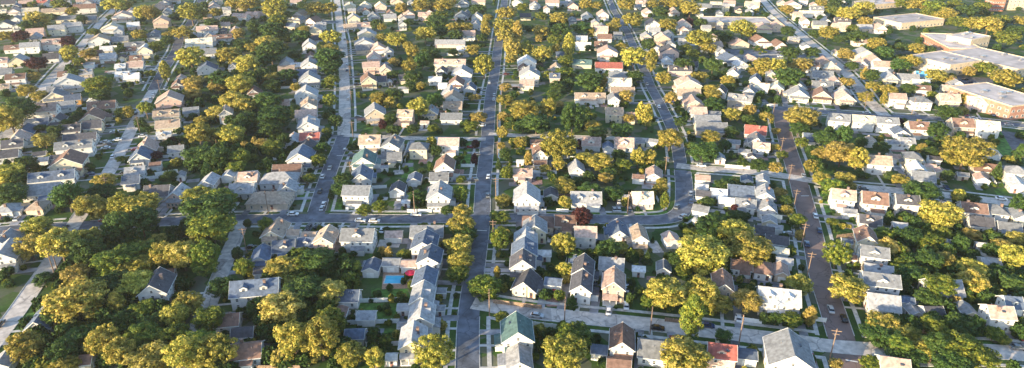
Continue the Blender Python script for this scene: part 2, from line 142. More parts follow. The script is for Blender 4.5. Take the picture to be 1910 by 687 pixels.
ROOF = {k: surf('roof_'+n, c, .16, .9, .9, .22, ('Z', 2.6, .35), .2) for k, n, c in (
    ('G', 'grey', (.20, .21, .23)), ('D', 'charcoal', (.085, .085, .10)), ('B', 'brown', (.20, .125, .10)),
    ('N', 'slate blue', (.10, .13, .19)), ('L', 'light grey', (.31, .315, .335)), ('T', 'tan', (.36, .28, .22)),
    ('P', 'pinkish', (.46, .33, .28)), ('R', 'red', (.36, .12, .10)), ('W', 'white', (.56, .56, .57)),
    ('K', 'teal', (.10, .17, .17)), ('A', 'azure', (.14, .42, .62)), ('C', 'cream', (.62, .55, .43)))}
ROOFN = dict(G='grey', D='charcoal', B='brown', N='slate blue', L='pale grey', T='tan', P='pinkish tan', R='red', W='white', K='dark teal', A='azure', C='cream')
WALL = {k: surf('wall_'+n, c, .07, .8, .7, .16, ('Z', 3.2, .12), .3) for k, n, c in (
    ('w', 'white', (.62, .61, .60)), ('c', 'cream', (.62, .55, .41)), ('t', 'tan', (.50, .41, .33)), ('g', 'grey', (.44, .46, .49)),
    ('b', 'brick', (.32, .17, .13)), ('p', 'rose', (.62, .45, .39)), ('o', 'orange', (.62, .34, .10)))}
WALLN = dict(w='white', c='cream', t='tan', g='grey', b='brick', p='rose', o='orange')
M = {}
M['trim'] = surf('white_trim', (.70, .70, .68), .04, 1, .6, .04)
M['brick'] = surf('chimney_brick', (.24, .165, .14), .2, 4, .9, .2)
M['door'] = surf('door_paint', (.20, .10, .08), .1, 1, .5, .5)
M['conc'] = surf('concrete', (.56, .50, .455), .14, .5, .9, 0)
M['walk'] = surf('sidewalk_concrete', (.50, .49, .47), .14, .7, .9, 0)
M['drive'] = surf('driveway_paving', (.24, .24, .26), .2, .3, .9, .35)
M['brickpave'] = surf('brick_paving', (.34, .20, .17), .2, 1.5, .9, .1)
M['asph'] = surf('asphalt', (.13, .145, .18), .2, .25, .9, 0)
M['asph_red'] = surf('worn_red_asphalt', (.21, .15, .135), .09, .15, .9, 0)
M['asph_dark'] = surf('old_asphalt', (.12, .12, .14), .2, .4, .9, 0)
def cracks(m, sc):
    nt = m.node_tree; b = nt.nodes['Principled BSDF']; src = b.inputs['Base Color'].links[0].from_socket; g = N(nt, 'ShaderNodeNewGeometry')
    n_ = N(nt, 'ShaderNodeTexNoise'); n_.inputs['Scale'].default_value = .5; L(nt, g.outputs['Position'], n_.inputs['Vector'])
    ad = N(nt, 'ShaderNodeVectorMath'); ad.operation = 'MULTIPLY_ADD'; ad.inputs[1].default_value = (2, 2, 2); L(nt, n_.outputs[1], ad.inputs[0]); L(nt, g.outputs['Position'], ad.inputs[2])
    v = N(nt, 'ShaderNodeTexVoronoi'); v.feature = 'DISTANCE_TO_EDGE'; v.inputs['Scale'].default_value = sc; L(nt, ad.outputs[0], v.inputs['Vector'])
    v2 = N(nt, 'ShaderNodeTexVoronoi'); v2.inputs['Scale'].default_value = sc*.8; v2.distance = 'CHEBYCHEV'; L(nt, g.outputs['Position'], v2.inputs['Vector'])
    c = mixc(nt, ramp(nt, v2.outputs['Color'], [(.74, (0,)*3), (.76, (.35,)*3)]), src, (.05, .055, .065))
    c = mixc(nt, ramp(nt, v.outputs['Distance'], [(0, (.55,)*3), (.022, (0,)*3)]), c, (.03, .03, .035)); L(nt, c, b.inputs['Base Color'])
for k_ in ('asph', 'asph_dark', 'asph_red'): cracks(M[k_], .13)
cracks(M['conc'], .09)
M['line'] = surf('road_paint', (.7, .7, .68), .1, 2, .7, 0)
M['wood'] = surf('pole_wood', (.22, .15, .11), .15, 2, .9, .2)
M['vinyl'] = surf('vinyl_fence', (.72, .72, .71), .04, 1, .5, .05)
M['woodfence'] = surf('timber_fence', (.25, .18, .13), .2, 2, .9, .2)
M['deck'] = surf('deck_timber', (.36, .22, .15), .15, 2, .8, .1)
M['tyre'] = surf('tyre_rubber', (.02, .02, .02), .1, 2, .9, 0)
M['rim'] = surf('wheel_rim', (.45, .45, .47), .1, 2, .3, 0, metallic=.8)
M['redcloth'] = surf('red_canvas', (.62, .03, .08), .1, 1, .8, 0)
M['lawn'] = surf('mown_lawn', (.075, .165, .028), .3, .5, .95, .25)
M['commwall'] = surf('commercial_wall', (.62, .50, .36), .1, .5, .8, .1)
M['commbrick'] = surf('commercial_brick', (.36, .19, .14), .1, .6, .9, .1)
M['redwall'] = surf('red_building_wall', (.46, .15, .09), .1, .1, .9, 0)
M['commroof'] = surf('flat_roof_membrane', (.50, .44, .42), .16, .12, .9, .15)
M['bark'] = surf('bark', (.14, .10, .07), .3, 3, .95, .2)
def glass(name, col=(.03, .035, .045)):
    m, nt, b = newmat(name); b.inputs['Base Color'].default_value = (*col, 1); b.inputs['Roughness'].default_value = .12
    b.inputs['Specular IOR Level'].default_value = .7
    n = N(nt, 'ShaderNodeTexNoise'); n.inputs['Scale'].default_value = .7
    L(nt, ramp(nt, n.outputs[0], [(.4, col), (.7, tuple(x*3 for x in col))]), b.inputs['Base Color']); return m
M['glass'] = glass('window_glass'); M['carglass'] = glass('car_glass', (.015, .018, .022))
m, nt, b = newmat('pool_water'); n = N(nt, 'ShaderNodeTexNoise'); n.inputs['Scale'].default_value = 1.5
L(nt, ramp(nt, n.outputs[0], [(.3, (.03, .38, .62)), (.7, (.08, .55, .75))]), b.inputs['Base Color']); b.inputs['Roughness'].default_value = .08; M['pool'] = m
m, nt, b = newmat('pool_cover'); n = N(nt, 'ShaderNodeTexNoise'); n.inputs['Scale'].default_value = 1.5
L(nt, ramp(nt, n.outputs[0], [(.3, (.03, .12, .36)), (.7, (.04, .2, .5))]), b.inputs['Base Color']); b.inputs['Roughness'].default_value = .3; M['cover'] = m
def carpaint(name, col):
    m = surf(name, col, .03, 1, .25, .05); m.node_tree.nodes['Principled BSDF'].inputs['Coat Weight'].default_value = .6; return m
CAR = {'white': carpaint('car_white', (.75, .75, .76)), 'silver': carpaint('car_silver', (.42, .44, .47)), 'black': carpaint('car_black', (.015, .015, .018)),
       'dark blue': carpaint('car_blue', (.02, .04, .11)), 'red': carpaint('car_red', (.28, .02, .02)), 'grey': carpaint('car_grey', (.13, .14, .16))}

def leafmat(name, stops, trans):
    m, nt, b = newmat(name)
    oi = N(nt, 'ShaderNodeObjectInfo'); g = N(nt, 'ShaderNodeNewGeometry')
    n = N(nt, 'ShaderNodeTexNoise'); n.inputs['Scale'].default_value = .6; n.inputs['Detail'].default_value = 4; n.inputs['Roughness'].default_value = .7
    L(nt, g.outputs['Position'], n.inputs['Vector'])
    o = ramp(nt, n.outputs[0], stops)  # noise patches paint sunlit clumps and shaded gaps into the leaf colour
    hs = N(nt, 'ShaderNodeHueSaturation'); hs.inputs['Saturation'].default_value = .93
    mr = N(nt, 'ShaderNodeMapRange'); mr.inputs[3].default_value = .72; mr.inputs[4].default_value = 1.22
    L(nt, oi.outputs['Random'], mr.inputs[0]); L(nt, mr.outputs[0], hs.inputs['Value'])
    w = N(nt, 'ShaderNodeTexWhiteNoise'); w.noise_dimensions = '1D'; L(nt, oi.outputs['Random'], w.inputs['W'])
    mh = N(nt, 'ShaderNodeMapRange'); mh.inputs[3].default_value = .486; mh.inputs[4].default_value = .515
    L(nt, w.outputs['Value'], mh.inputs[0]); L(nt, mh.outputs[0], hs.inputs['Hue'])
    L(nt, o, hs.inputs['Color'])
    L(nt, hs.outputs[0], b.inputs['Base Color']); b.inputs['Roughness'].default_value = .6; b.inputs['Specular IOR Level'].default_value = .15
    tr = N(nt, 'ShaderNodeBsdfTranslucent'); L(nt, hs.outputs[0], tr.inputs['Color'])
    mx = N(nt, 'ShaderNodeMixShader'); mx.inputs[0].default_value = trans
    L(nt, b.outputs[0], mx.inputs[1]); L(nt, tr.outputs[0], mx.inputs[2]); L(nt, mx.outputs[0], nt.nodes['Material Output'].inputs['Surface'])
    return m
LEAF = {'Y': leafmat('golden_leaves', [(.36, (.06, .10, .014)), (.45, (.24, .24, .026)), (.55, (.50, .42, .060)), (.68, (.64, .51, .11))], .26),
        'O': leafmat('amber_leaves', [(.36, (.10, .12, .018)), (.45, (.30, .26, .035)), (.56, (.52, .41, .085)), (.70, (.66, .50, .15))], .26),
        'M': leafmat('mid_green_leaves', [(.34, (.035, .075, .010)), (.48, (.11, .17, .018)), (.64, (.34, .34, .03))], .24),
        'G': leafmat('dark_green_leaves', [(.32, (.024, .055, .014)), (.52, (.058, .115, .020)), (.72, (.14, .19, .03))], .18),
        'R': leafmat('maroon_leaves', [(.30, (.03, .008, .010)), (.55, (.07, .018, .018)), (.75, (.16, .05, .03))], .15)}
m, nt, b = newmat('ground_cover'); g = N(nt, 'ShaderNodeNewGeometry')
n1 = N(nt, 'ShaderNodeTexNoise'); n1.inputs['Scale'].default_value = .06; n1.inputs['Detail'].default_value = 8; n1.inputs['Roughness'].default_value = .65
n2 = N(nt, 'ShaderNodeTexNoise'); n2.inputs['Scale'].default_value = .9; n2.inputs['Detail'].default_value = 5
v = N(nt, 'ShaderNodeTexVoronoi'); v.inputs['Scale'].default_value = .16
for q in (n1, n2, v): L(nt, g.outputs['Position'], q.inputs['Vector'])
base = ramp(nt, n1.outputs[0], [(.36, (.030, .065, .016)), (.5, (.055, .115, .024)), (.60, (.085, .12, .045)), (.72, (.13, .115, .085))])
col = mixc(nt, ramp(nt, n2.outputs[0], [(.35, (.0,)*3), (.7, (.45,)*3)]), base, (.022, .032, .014))
col = mixc(nt, ramp(nt, v.outputs['Color'], [(.56, (0,)*3), (.66, (.6,)*3)]), col, (.15, .14, .125))
L(nt, col, b.inputs['Base Color']); b.inputs['Roughness'].default_value = .95; b.inputs['Specular IOR Level'].default_value = .1; M['ground'] = m

# ------------------------------------------------------------------ mesh helpers
class MB:
    def __init__(s): s.v = []; s.f = []; s.m = []
    def quad(s, *p, mi=0):
        k = len(s.v); s.v += [tuple(q) for q in p]; s.f.append(tuple(range(k, k+len(p)))); s.m.append(mi)
    def box(s, x0, x1, y0, y1, z0, z1, mi=0, bottom=True):
        k = len(s.v)
        s.v += [(x0, y0, z0), (x1, y0, z0), (x1, y1, z0), (x0, y1, z0), (x0, y0, z1), (x1, y0, z1), (x1, y1, z1), (x0, y1, z1)]
        f = [(4, 5, 6, 7), (0, 1, 5, 4), (1, 2, 6, 5), (2, 3, 7, 6), (3, 0, 4, 7)] + ([(3, 2, 1, 0)] if bottom else [])
        s.f += [tuple(k+i for i in q) for q in f]; s.m += [mi]*len(f)
    def prism(s, poly, axis, a, b, mi=0, axes=None):
        """poly of (u, z) pairs, pulled along the y (axis 'y') or x axis"""
        k = len(s.v); n = len(poly)
        for c in (a, b):
            for u, z in poly: s.v.append((u, c, z) if axis == 'y' else (c, u, z))
        s.f.append(tuple(range(k, k+n))); s.f.append(tuple(range(k+2*n-1, k+n-1, -1)))
        for i in range(n):
            j = (i+1) % n; s.f.append((k+j, k+i, k+n+i, k+n+j))
        s.m += [mi]*(n+2)
    def tube(s, p, q, r0, r1, n=6, mi=0):
        p = Vector(p); q = Vector(q); d = (q-p).normalized(); a = d.orthogonal().normalized(); b = d.cross(a); k = len(s.v)
        for c, r in ((p, r0), (q, r1)):
            for i in range(n):
                t = 2*PI*i/n; s.v.append(tuple(c+(a*math.cos(t)+b*math.sin(t))*r))
        for i in range(n):
            j = (i+1) % n; s.f.append((k+i, k+j, k+n+j, k+n+i)); s.m.append(mi)
        s.f.append(tuple(range(k+2*n-1, k+n-1, -1))[::-1]); s.m.append(mi)
    def mesh(s, name, mats):
        me = bpy.data.meshes.new(name); me.from_pydata(s.v, [], s.f); 
        for x in (mats if isinstance(mats, (list, tuple)) else [mats]): me.materials.append(x)
        me.polygons.foreach_set('material_index', s.m); me.update(); return me
def link(name, me, parent=None, loc=None, rz=0, scale=None):
    o = bpy.data.objects.new(name, me); C.objects.link(o)
    if parent: o.parent = parent
    if loc is not None: o.location = loc
    if rz: o.rotation_euler = (0, 0, rz)
    if scale: o.scale = scale
    return o
def root(name, loc, rz=0): return link(name, None, None, loc, rz)
def struct(o): o['kind'] = 'structure'; return o
THINGS = []
def thing(o, cat, desc, px, py, group=None):
    o['category'] = cat; THINGS.append((o, cat, desc, px, py, group)); return o
def fixnormals(me):
    import bmesh
    bm = bmesh.new(); bm.from_mesh(me); bmesh.ops.recalc_face_normals(bm, faces=bm.faces); bm.to_mesh(me); bm.free()

# ------------------------------------------------------------------ streets
def P(s): return [tuple(float(a) for a in q.split(',')) for q in s.split()]
STREETS = [
 ('central_avenue', 'asph', 6.9, P('870,760 872,687 873,600 877,560 884,516 895,440 899,400 901,344 906,300 910,250 913,200 916,172 922,140 926,110 932,60 940,10 945,-30')),
 ('long_cross_street', 'asph', 7.6, P('-60,436 0,430 120,422 300,414 440,409 600,407 720,409 820,408 960,406 1100,409 1200,411 1246,411 1268,404 1277,388 1276,344 1273,318')),
 ('left_street', 'asph', 7.2, P('588,403 606,344 622,300 634,276 641,252')),
 ('left_concrete_street', 'conc', 6.6, P('641,252 643,215 643,172 641,120 639,80 634,50 629,10 626,-30')),
 ('lower_left_lane', 'conc', 5.6, P('450,412 441,440 428,470 414,504 398,545 375,600 340,690')),
 ('far_left_street', 'conc', 6.0, P('-60,700 0,622 20,598 70,525 95,490 130,430 160,386 192,340 222,288 247,238 272,192 286,168')),
 ('far_left_asphalt', 'asph_dark', 7.0, P('286,168 300,140 328,95 335,72 357,40 378,-5')),
 ('upper_left_street', 'conc', 6.5, P('-30,300 0,262 50,215 80,165 110,130 150,88 185,45 213,18 235,-10')),
 ('reddish_street', 'asph_red', 8.0, P('1610,750 1592,700 1572,640 1555,585 1541,545 1531,516 1520,460 1511,420 1500,380 1491,344 1481,310 1471,280 1459,235 1453,202')),
 ('upper_right_cross_street', 'asph', 7.5, P('1420,198 1453,202 1590,214 1670,218 1795,223 1910,235 1990,244')),
 ('diagonal_road', 'conc', 7.5, P('1650,216 1622,190 1600,160 1570,127 1540,103 1490,62 1440,20 1405,-20')),
 ('short_upper_street', 'asph', 8.0, P('1375,110 1440,106 1538,104')),
 ('winding_street', 'asph', 6.2, P('1270,316 1266,285 1262,262 1250,232 1232,195 1215,165 1203,135 1185,95 1170,60 1145,20 1130,-15')),
 ('bend_street', 'conc', 6.4, P('1262,309 1300,314 1370,318 1440,325 1486,332 1540,342 1600,350 1690,357 1760,364 1830,372 1910,382 1990,392')),
 ('middle_cross_street', 'conc', 4.6, P('912,250 960,253 1080,256 1200,260 1262,268')),
 ('narrow_cross_street', 'conc', 4.8, P('643,252 720,257 800,259 906,260')),
 ('pale_cross_street', 'conc', 6.6, P('882,566 919,571 960,580 1050,590 1200,604 1374,624 1490,638 1560,648 1700,656 1850,655 1990,668')),
 ('upper_side_street', 'asph', 7.5, P('632,42 600,40 560,38 520,36')),
]
def resample(pts, step=2.0):
    out = []
    for a, b in zip(pts, pts[1:]):
        n = max(1, int((b-a).length/step))
        for i in range(n): out.append(a.lerp(b, i/n))
    out.append(pts[-1]); return out
def smooth(pts, k=4):
    for _ in range(k):
        q = [pts[0]]
        for i in range(1, len(pts)-1): q.append((pts[i-1]+pts[i]*2+pts[i+1])/4)
        q.append(pts[-1]); pts = q
    return pts
ST = {}
for nm, mat, w, pl in STREETS:
    pts = smooth(resample([ground(*p) for p in pl]), 12)
    ST[nm] = (pts, w, mat)
ALLP = np.array([(p.x, p.y) for nm in ST for p in ST[nm][0]])
ALLT = []; ALLW = []; ALLI = []
for i, nm in enumerate(ST):
    pts = ST[nm][0]
    for j in range(len(pts)):
        d = (pts[min(j+1, len(pts)-1)]-pts[max(j-1, 0)]).normalized(); ALLT.append((d.x, d.y)); ALLW.append(ST[nm][1]/2); ALLI.append(i)
ALLT = np.array(ALLT); ALLW = np.array(ALLW); ALLI = np.array(ALLI)
def road_gap(x, y, skip=-1):
    d = np.hypot(ALLP[:, 0]-x, ALLP[:, 1]-y)-ALLW
    if skip >= 0: d = np.where(ALLI == skip, 1e6, d)
    return float(d.min()) if len(d) else 1e6
def nearest_road(x, y):
    d = np.hypot(ALLP[:, 0]-x, ALLP[:, 1]-y)-ALLW; k = int(d.argmin()); return float(d[k]), ALLP[k], ALLT[k], int(ALLI[k]), float(ALLW[k])
for i, nm in enumerate(ST):
    pts, w, mat = ST[nm]; b = MB(); z = .02+.004*i
    nrm = []
    for j in range(len(pts)):
        d = (pts[min(j+1, len(pts)-1)]-pts[max(j-1, 0)]).normalized(); nrm.append(Vector((d.y, -d.x, 0)))
    for j in range(len(pts)-1):
        p, q, n0, n1_ = pts[j], pts[j+1], nrm[j]*w/2, nrm[j+1]*w/2
        up = Vector((0, 0, z)); b.quad(p-n0+up, p+n0+up, q+n1_+up, q-n1_+up)
    o = struct(link(nm, b.mesh(nm, M[mat])))
    # gutter / kerb and sidewalk, left and right, broken where another street comes in
    for sgn in (-1, 1):
        kb = MB(); sw = MB()
        for j in range(len(pts)-1):
            mid = (pts[j]+pts[j+1])/2 + nrm[j]*sgn*(w/2+2.2)
            if road_gap(mid.x, mid.y, i) < 2.6: continue
            def strip(bb, a0, a1, h):
                A = [pts[j]+nrm[j]*sgn*a0, pts[j]+nrm[j]*sgn*a1, pts[j+1]+nrm[j+1]*sgn*a1, pts[j+1]+nrm[j+1]*sgn*a0]
                T = [p+Vector((0, 0, h)) for p in A]; B_ = [p+Vector((0, 0, .0)) for p in A]
                if sgn > 0: T = T[::-1]; B_ = B_[::-1]
                bb.quad(*T)
                for u in range(4): 
                    if (u % 2) == 0 or True: bb.quad(B_[u], B_[(u+1) % 4], T[(u+1) % 4], T[u])
            strip(kb, w/2, w/2+.22, .13)
            if w > 6: strip(sw, w/2+2.3, w/2+3.6, .11+.002*i)
        if kb.v: struct(link('kerb', kb.mesh('kerb', M['walk'])))
        if sw.v: struct(link('sidewalk', sw.mesh('sidewalk', M['walk'])))
# painted stop lines
b = MB()
for (a, c) in (((888, 430), (908, 431)), ((628, 291), (640, 291)), ((1494, 366), (1509, 366)), ((1577, 672), (1600, 676))):
    p, q = ground(*a), ground(*c); d = (q-p).normalized(); n_ = Vector((-d.y, d.x, 0))*.25; up = Vector((0, 0, .11))
    b.quad(p-n_+up, q-n_+up, q+n_+up, p+n_+up)
struct(link('stop_line_paint', b.mesh('stop_line_paint', M['line'])))
# the land
b = MB(); b.quad((-4000, -600, 0), (4000, -600, 0), (4000, 6000, 0), (-4000, 6000, 0)); struct(link('ground', b.mesh('ground', M['ground'])))
def patch(name, poly, mat, z):
    b = MB(); pts = [ground(*p)+Vector((0, 0, z)) for p in poly]
    a = sum(pts[i].x*pts[(i+1) % len(pts)].y-pts[(i+1) % len(pts)].x*pts[i].y for i in range(len(pts)))
    if a < 0: pts = pts[::-1]
    b.quad(*pts); return struct(link(name, b.mesh(name, M[mat])))
LAWNS = ['1553,408 1600,405 1608,438 1562,443', '1528,362 1548,362 1552,395 1540,398', '622,372 645,370 662,392 612,396', '859,265 880,266 876,312 854,310',
 '752,318 768,290 772,318 770,335 748,332', '692,538 760,538 766,558 694,562', '655,566 745,566 740,600 650,603', '690,612 745,612 740,643 684,643',
 '800,600 842,600 838,618 800,618', '905,562 955,570 1010,578 1005,560 920,552', '1325,337 1375,338 1372,352 1330,350', '950,603 1045,612 1035,640 940,632',
 '1245,75 1280,75 1280,92 1248,92', '1525,90 1545,98 1540,112 1510,104', '515,352 580,352 575,372 520,370', '1850,225 1870,250 1900,300 1880,300 1845,262',
 '1080,395 1120,395 1122,404 1078,404', '1165,390 1245,395 1245,402 1165,401', '36,585 78,583 70,600 30,600', '660,215 700,218 695,245 662,240', '680,455 700,452 705,480 690,480',
 '20,395 60,393 55,412 10,415', '1852,352 1895,350 1910,366 1860,364', '1810,640 1850,636 1852,650 1800,650', '640,245 648,245 648,250 641,250']
LP = []
for i, l in enumerate(LAWNS):
    patch('lawn', P(l), 'lawn', .006+.0005*i); 
patch('parking_lot', P('1760,142 1850,146 1868,200 1840,205 1800,180 1770,165'), 'asph_dark', .01)
patch('parking_lot', P('1850,243 1935,252 1960,300 1905,298 1880,275'), 'asph_dark', .012)
patch('parking_lot', P('1350,92 1470,94 1475,104 1352,106'), 'asph', .012)
patch('brick_driveway', P('1012,548 1042,545 1040,572 1020,572'), 'brickpave', .030)
patch('pool_deck', P('715,508 765,506 768,538 712,540'), 'deck', .03)

# ------------------------------------------------------------------ window and small shared parts
b = MB(); b.box(-.5, .5, -.06, .0, 0, 1); WFRAME = b.mesh('window_frame', M['trim'])
b = MB(); b.box(-.40, .40, -.075, -.065, .09, .46); b.box(-.40, .40, -.075, -.065, .54, .91); WPANE = b.mesh('window_pane', M['glass'])
b = MB(); b.box(-.5, .5, -.06, .0, 0, 1, 0); b.box(-.40, .40, -.075, -.061, .09, .46, 1); b.box(-.40, .40, -.075, -.061, .54, .91, 1); WFAR = b.mesh('window_unit', [M['trim'], M['glass']])
b = MB(); b.box(-.5, .5, -.08, 0, 0, 1, 0); b.box(-.3, .3, -.10, -.081, .5, .9, 1); DOOR = b.mesh('door_unit', [M['door'], M['glass']])
b = MB(); b.box(-.5, .5, -.06, 0, 0, 1, 0)
for k in range(4): b.box(-.46, .46, -.09, -.061, .04+k*.24, .24+k*.24)
GDOOR = b.mesh('garage_door_unit', M['trim'])
def window(par, x, y, z, w, h, rz, detail):
    if detail:
        f = link('window', WFRAME, par, (x, y, z), rz, (w, 1, h)); link('pane', WPANE, f)
    else: link('window', WFAR, par, (x, y, z), rz, (w, 1, h))

def gable_roof(W, D, e, rise, over, th=.22, y0=None, y1=None):
    """ridge along y; slabs plus ridge"""
    b = MB(); w = W/2; y0 = -D/2-over if y0 is None else y0; y1 = D/2+over if y1 is None else y1
    sl = rise/w; xo = w+over; ze = e-sl*over; zr = e+rise
    for s in (-1, 1):
        poly = [(0, zr), (s*xo, ze), (s*xo, ze+th*1.1), (0, zr+th*1.15)]
        b.prism(poly, 'y', y0, y1)
    return b
def hip_roof(W, D, e, rise, over):
    b = MB(); w, d = W/2+over, D/2+over; r = max(0, d-w) if d > w else 0; q = max(0, w-d)
    z = e-.05; zt = e+rise
    A = [(-w, -d, z), (w, -d, z), (w, d, z), (-w, d, z)]
    if d >= w: r1, r2 = (0, -r, zt), (0, r, zt); F_ = [(A[0], A[1], r1), (A[1], A[2], r2, r1), (A[2], A[3], r2), (A[3], A[0], r1, r2)]
    else: r1, r2 = (-q, 0, zt), (q, 0, zt); F_ = [(A[0], A[1], r2, r1), (A[1], A[2], r2), (A[2], A[3], r1, r2), (A[3], A[0], r1)]
    for f in F_: b.quad(*f)
    lo = [(x, y, z-.2) for x, y, z in A]
    for i in range(4): b.quad(lo[i], lo[(i+1) % 4], A[(i+1) % 4], A[i])
    b.quad(*lo[::-1]); return b

def build_house(h, idx):
    x, y, W, D, ang, kind, rf, wl, st, lod = (h[k] for k in ('x', 'y', 'W', 'D', 'ang', 'kind', 'rf', 'wl', 'st', 'lod'))
    rr = random.Random(idx*31+5)
    small = h['small']
    o = root('garden_shed' if small == 2 else ('garage' if small else 'house'), (x, y, 0), ang)
    e = (2.3 if small == 2 else 2.6) if small else (5.3 if st == 2 else 3.1)
    e += rr.uniform(-.15, .25); h['eave'] = e
    rise = W/2*rr.uniform(.56, .80) if kind != 'h' else min(W, D)/2*.6
    if small: rise = W/2*rr.uniform(.4, .6)
    rise = min(rise, 3.8)
    over = .25 if small else .42
    b = MB(); w = W/2; d = D/2
    if kind == 'h': b.box(-w, w, -d, d, 0, e-.06)
    else: b.prism([(-w, 0), (w, 0), (w, e), (0, e+rise-.02), (-w, e)], 'y', -d, d)
    me = b.mesh('house_wall', WALL[wl]); link('wall', me, o)
    if lod <= 1 and not small:
        b = MB(); b.box(-w-.06, w+.06, -d-.06, d+.06, 0, .45); link('foundation', b.mesh('foundation', M['conc']), o)
    rb = hip_roof(W, D, e, rise, over) if kind == 'h' else gable_roof(W, D, e, rise, over)
    rm = rb.mesh('house_roof', ROOF[rf]); fixnormals(rm); ro = link('roof', rm, o)
    if not small and rr.random() < .45 and lod < 3:
        cx = rr.uniform(-.5, .5)*w; cy = rr.uniform(-.6, .6)*d; b = MB()
        zt = e+rise+.7; b.box(cx-.4, cx+.4, cy-.4, cy+.4, e+.2, zt); b.box(cx-.48, cx+.48, cy-.48, cy+.48, zt-.2, zt+.02)
        link('chimney', b.mesh('chimney', M['brick']), ro)
    if lod <= 1 and not small and kind != 'h':
        for q in range(rr.randint(1, 3)):
            vx = rr.choice((-1, 1))*rr.uniform(.2, .6)*w; vy = rr.uniform(-.8, .8)*d; zr_ = e+rise-abs(vx)*rise/w
            b = MB(); b.tube((vx, vy, zr_), (vx, vy, zr_+.75), .09, .09, 6); link('vent_pipe', b.mesh('vent_pipe', M['rim']), ro)
        if rr.random() < .4:
            vx = rr.choice((-1, 1))*.45*w; vy = rr.uniform(-.5, .5)*d; zr_ = e+rise-.45*rise
            b = MB(); b.box(vx-.4, vx+.4, vy-.5, vy+.5, zr_-.1, zr_+.46); link('skylight', b.mesh('skylight', M['glass']), ro)
    # white rake boards and gutters
    if kind != 'h' and lod <= 2:
        b = MB(); sl = rise/w; t = .16
        for yy, s2 in ((-d-over, -1), (d+over, 1)):
            for s in (-1, 1):
                ya, yb = (yy-.06, yy-.003) if s2 < 0 else (yy+.003, yy+.06)
                b.prism([(0, e+rise+.10), (s*(w+over+.02), e-sl*over-.10), (s*(w+over+.02), e-sl*over+.20), (0, e+rise+.36)], 'y', ya, yb)
        for s in (-1, 1):
            xa = s*(w+over); b.box(min(xa, xa+s*.12), max(xa, xa+s*.12), -d-over, d+over, e-sl*over-.02, e-sl*over+.16)
        tm = b.mesh('trim', M['trim']); fixnormals(tm); link('trim', tm, ro)
    # which sides look at the viewer
    ca, sa = math.cos(ang), math.sin(ang)
    def facing(nx, ny): return (-(x)*(nx*ca-ny*sa) - y*(nx*sa+ny*ca))/math.hypot(x, y)
    det = lod == 0
    for nx, ny, span, off, isg in ((0, -1, W, d, True), (0, 1, W, d, True), (1, 0, D, w, False), (-1, 0, D, w, False)):
        fc = facing(nx, ny)
        if fc < .12 and lod >= 1: continue
        rz = math.atan2(nx, -ny)
        if small:
            if fc > .3 and small == 1:
                link('garage_door', GDOOR, o, (nx*off, ny*off, 0), rz, (min(2.6, span*.7), 1, 2.0)); 
            elif fc > .3: link('door', DOOR, o, (nx*off, ny*off, .05), rz, (.9, 1, 1.9))
            continue
        n = max(1, min(4, int(span/2.6)))
        if lod >= 2: n = min(n, 2)
        ww = .95 if lod < 2 else 1.15
        for fl in range(st):
            for i in range(n):
                u = (i-(n-1)/2)*span/(n+.1)
                if fl == 0 and i == (idx % n) and (isg and fc > .3) and lod <= 1:
                    p = (nx*off-u*ny if nx == 0 else nx*off, ny*off if nx == 0 else u*nx)
                    link('door', DOOR, o, (u if nx == 0 else nx*off, ny*off if nx == 0 else u, .45), rz, (1.0, 1, 2.05)); continue
                if rr.random() < .12: continue
                window(o, u if nx == 0 else nx*off, ny*off if nx == 0 else u, (.95 if fl == 0 else 3.45)+rr.uniform(-.05, .05), ww, 1.35 if fl == 0 else 1.25, rz, det)
        if isg and kind != 'h' and rise > 1.9 and lod <= 2:
            window(o, 0, ny*off, e+.25, .9, min(1.1, rise*.45), rz, det)
    if small: return o
    # a lower wing or porch on the side towards the viewer, dormers, a side lean-to
    sgn = -1 if facing(0, -1) > facing(0, 1) else 1
    sx = 1 if facing(1, 0) > facing(-1, 0) else -1
    if kind == 'g' and rr.random() < .75:
        pw = W*rr.uniform(.55, .95); pd = rr.uniform(1.6, 2.6); px_ = rr.uniform(-1, 1)*(W-pw)/2*.9
        b = MB(); ya, yb = sorted((sgn*d, sgn*(d+pd))); ph = min(e-.5, 2.7)
        enclosed = rr.random() < .5
        if enclosed: b.box(px_-pw/2, px_+pw/2, ya+.003, yb, 0, ph)
        else:
            b.box(px_-pw/2, px_+pw/2, ya+.01, yb, 0, .4)
            for t in (-1, 0, 1):
                cx = px_+t*(pw/2-.15); cy = sgn*(d+pd-.15); b.box(cx-.09, cx+.09, cy-.09, cy+.09, .4, ph)
        pm = b.mesh('porch', WALL[wl] if enclosed else M['trim']); po = link('porch', pm, o)
        b = MB(); b.prism([(sgn*(d+.01), ph+.7), (sgn*(d+pd+.35), ph), (sgn*(d+pd+.35), ph+.14), (sgn*(d+.01), ph+.86)], 'x', px_-pw/2-.25, px_+pw/2+.25)
        rm = b.mesh('porch_roof', ROOF[rf]); fixnormals(rm); link('porch_roof', rm, po)
        if enclosed and lod < 3:
            k = max(2, int(pw/1.5))
            for i in range(k): window(po, px_+(i-(k-1)/2)*pw/(k+.2), sgn*(d+pd), 1.0, .9, 1.2, 0 if sgn < 0 else PI, False)
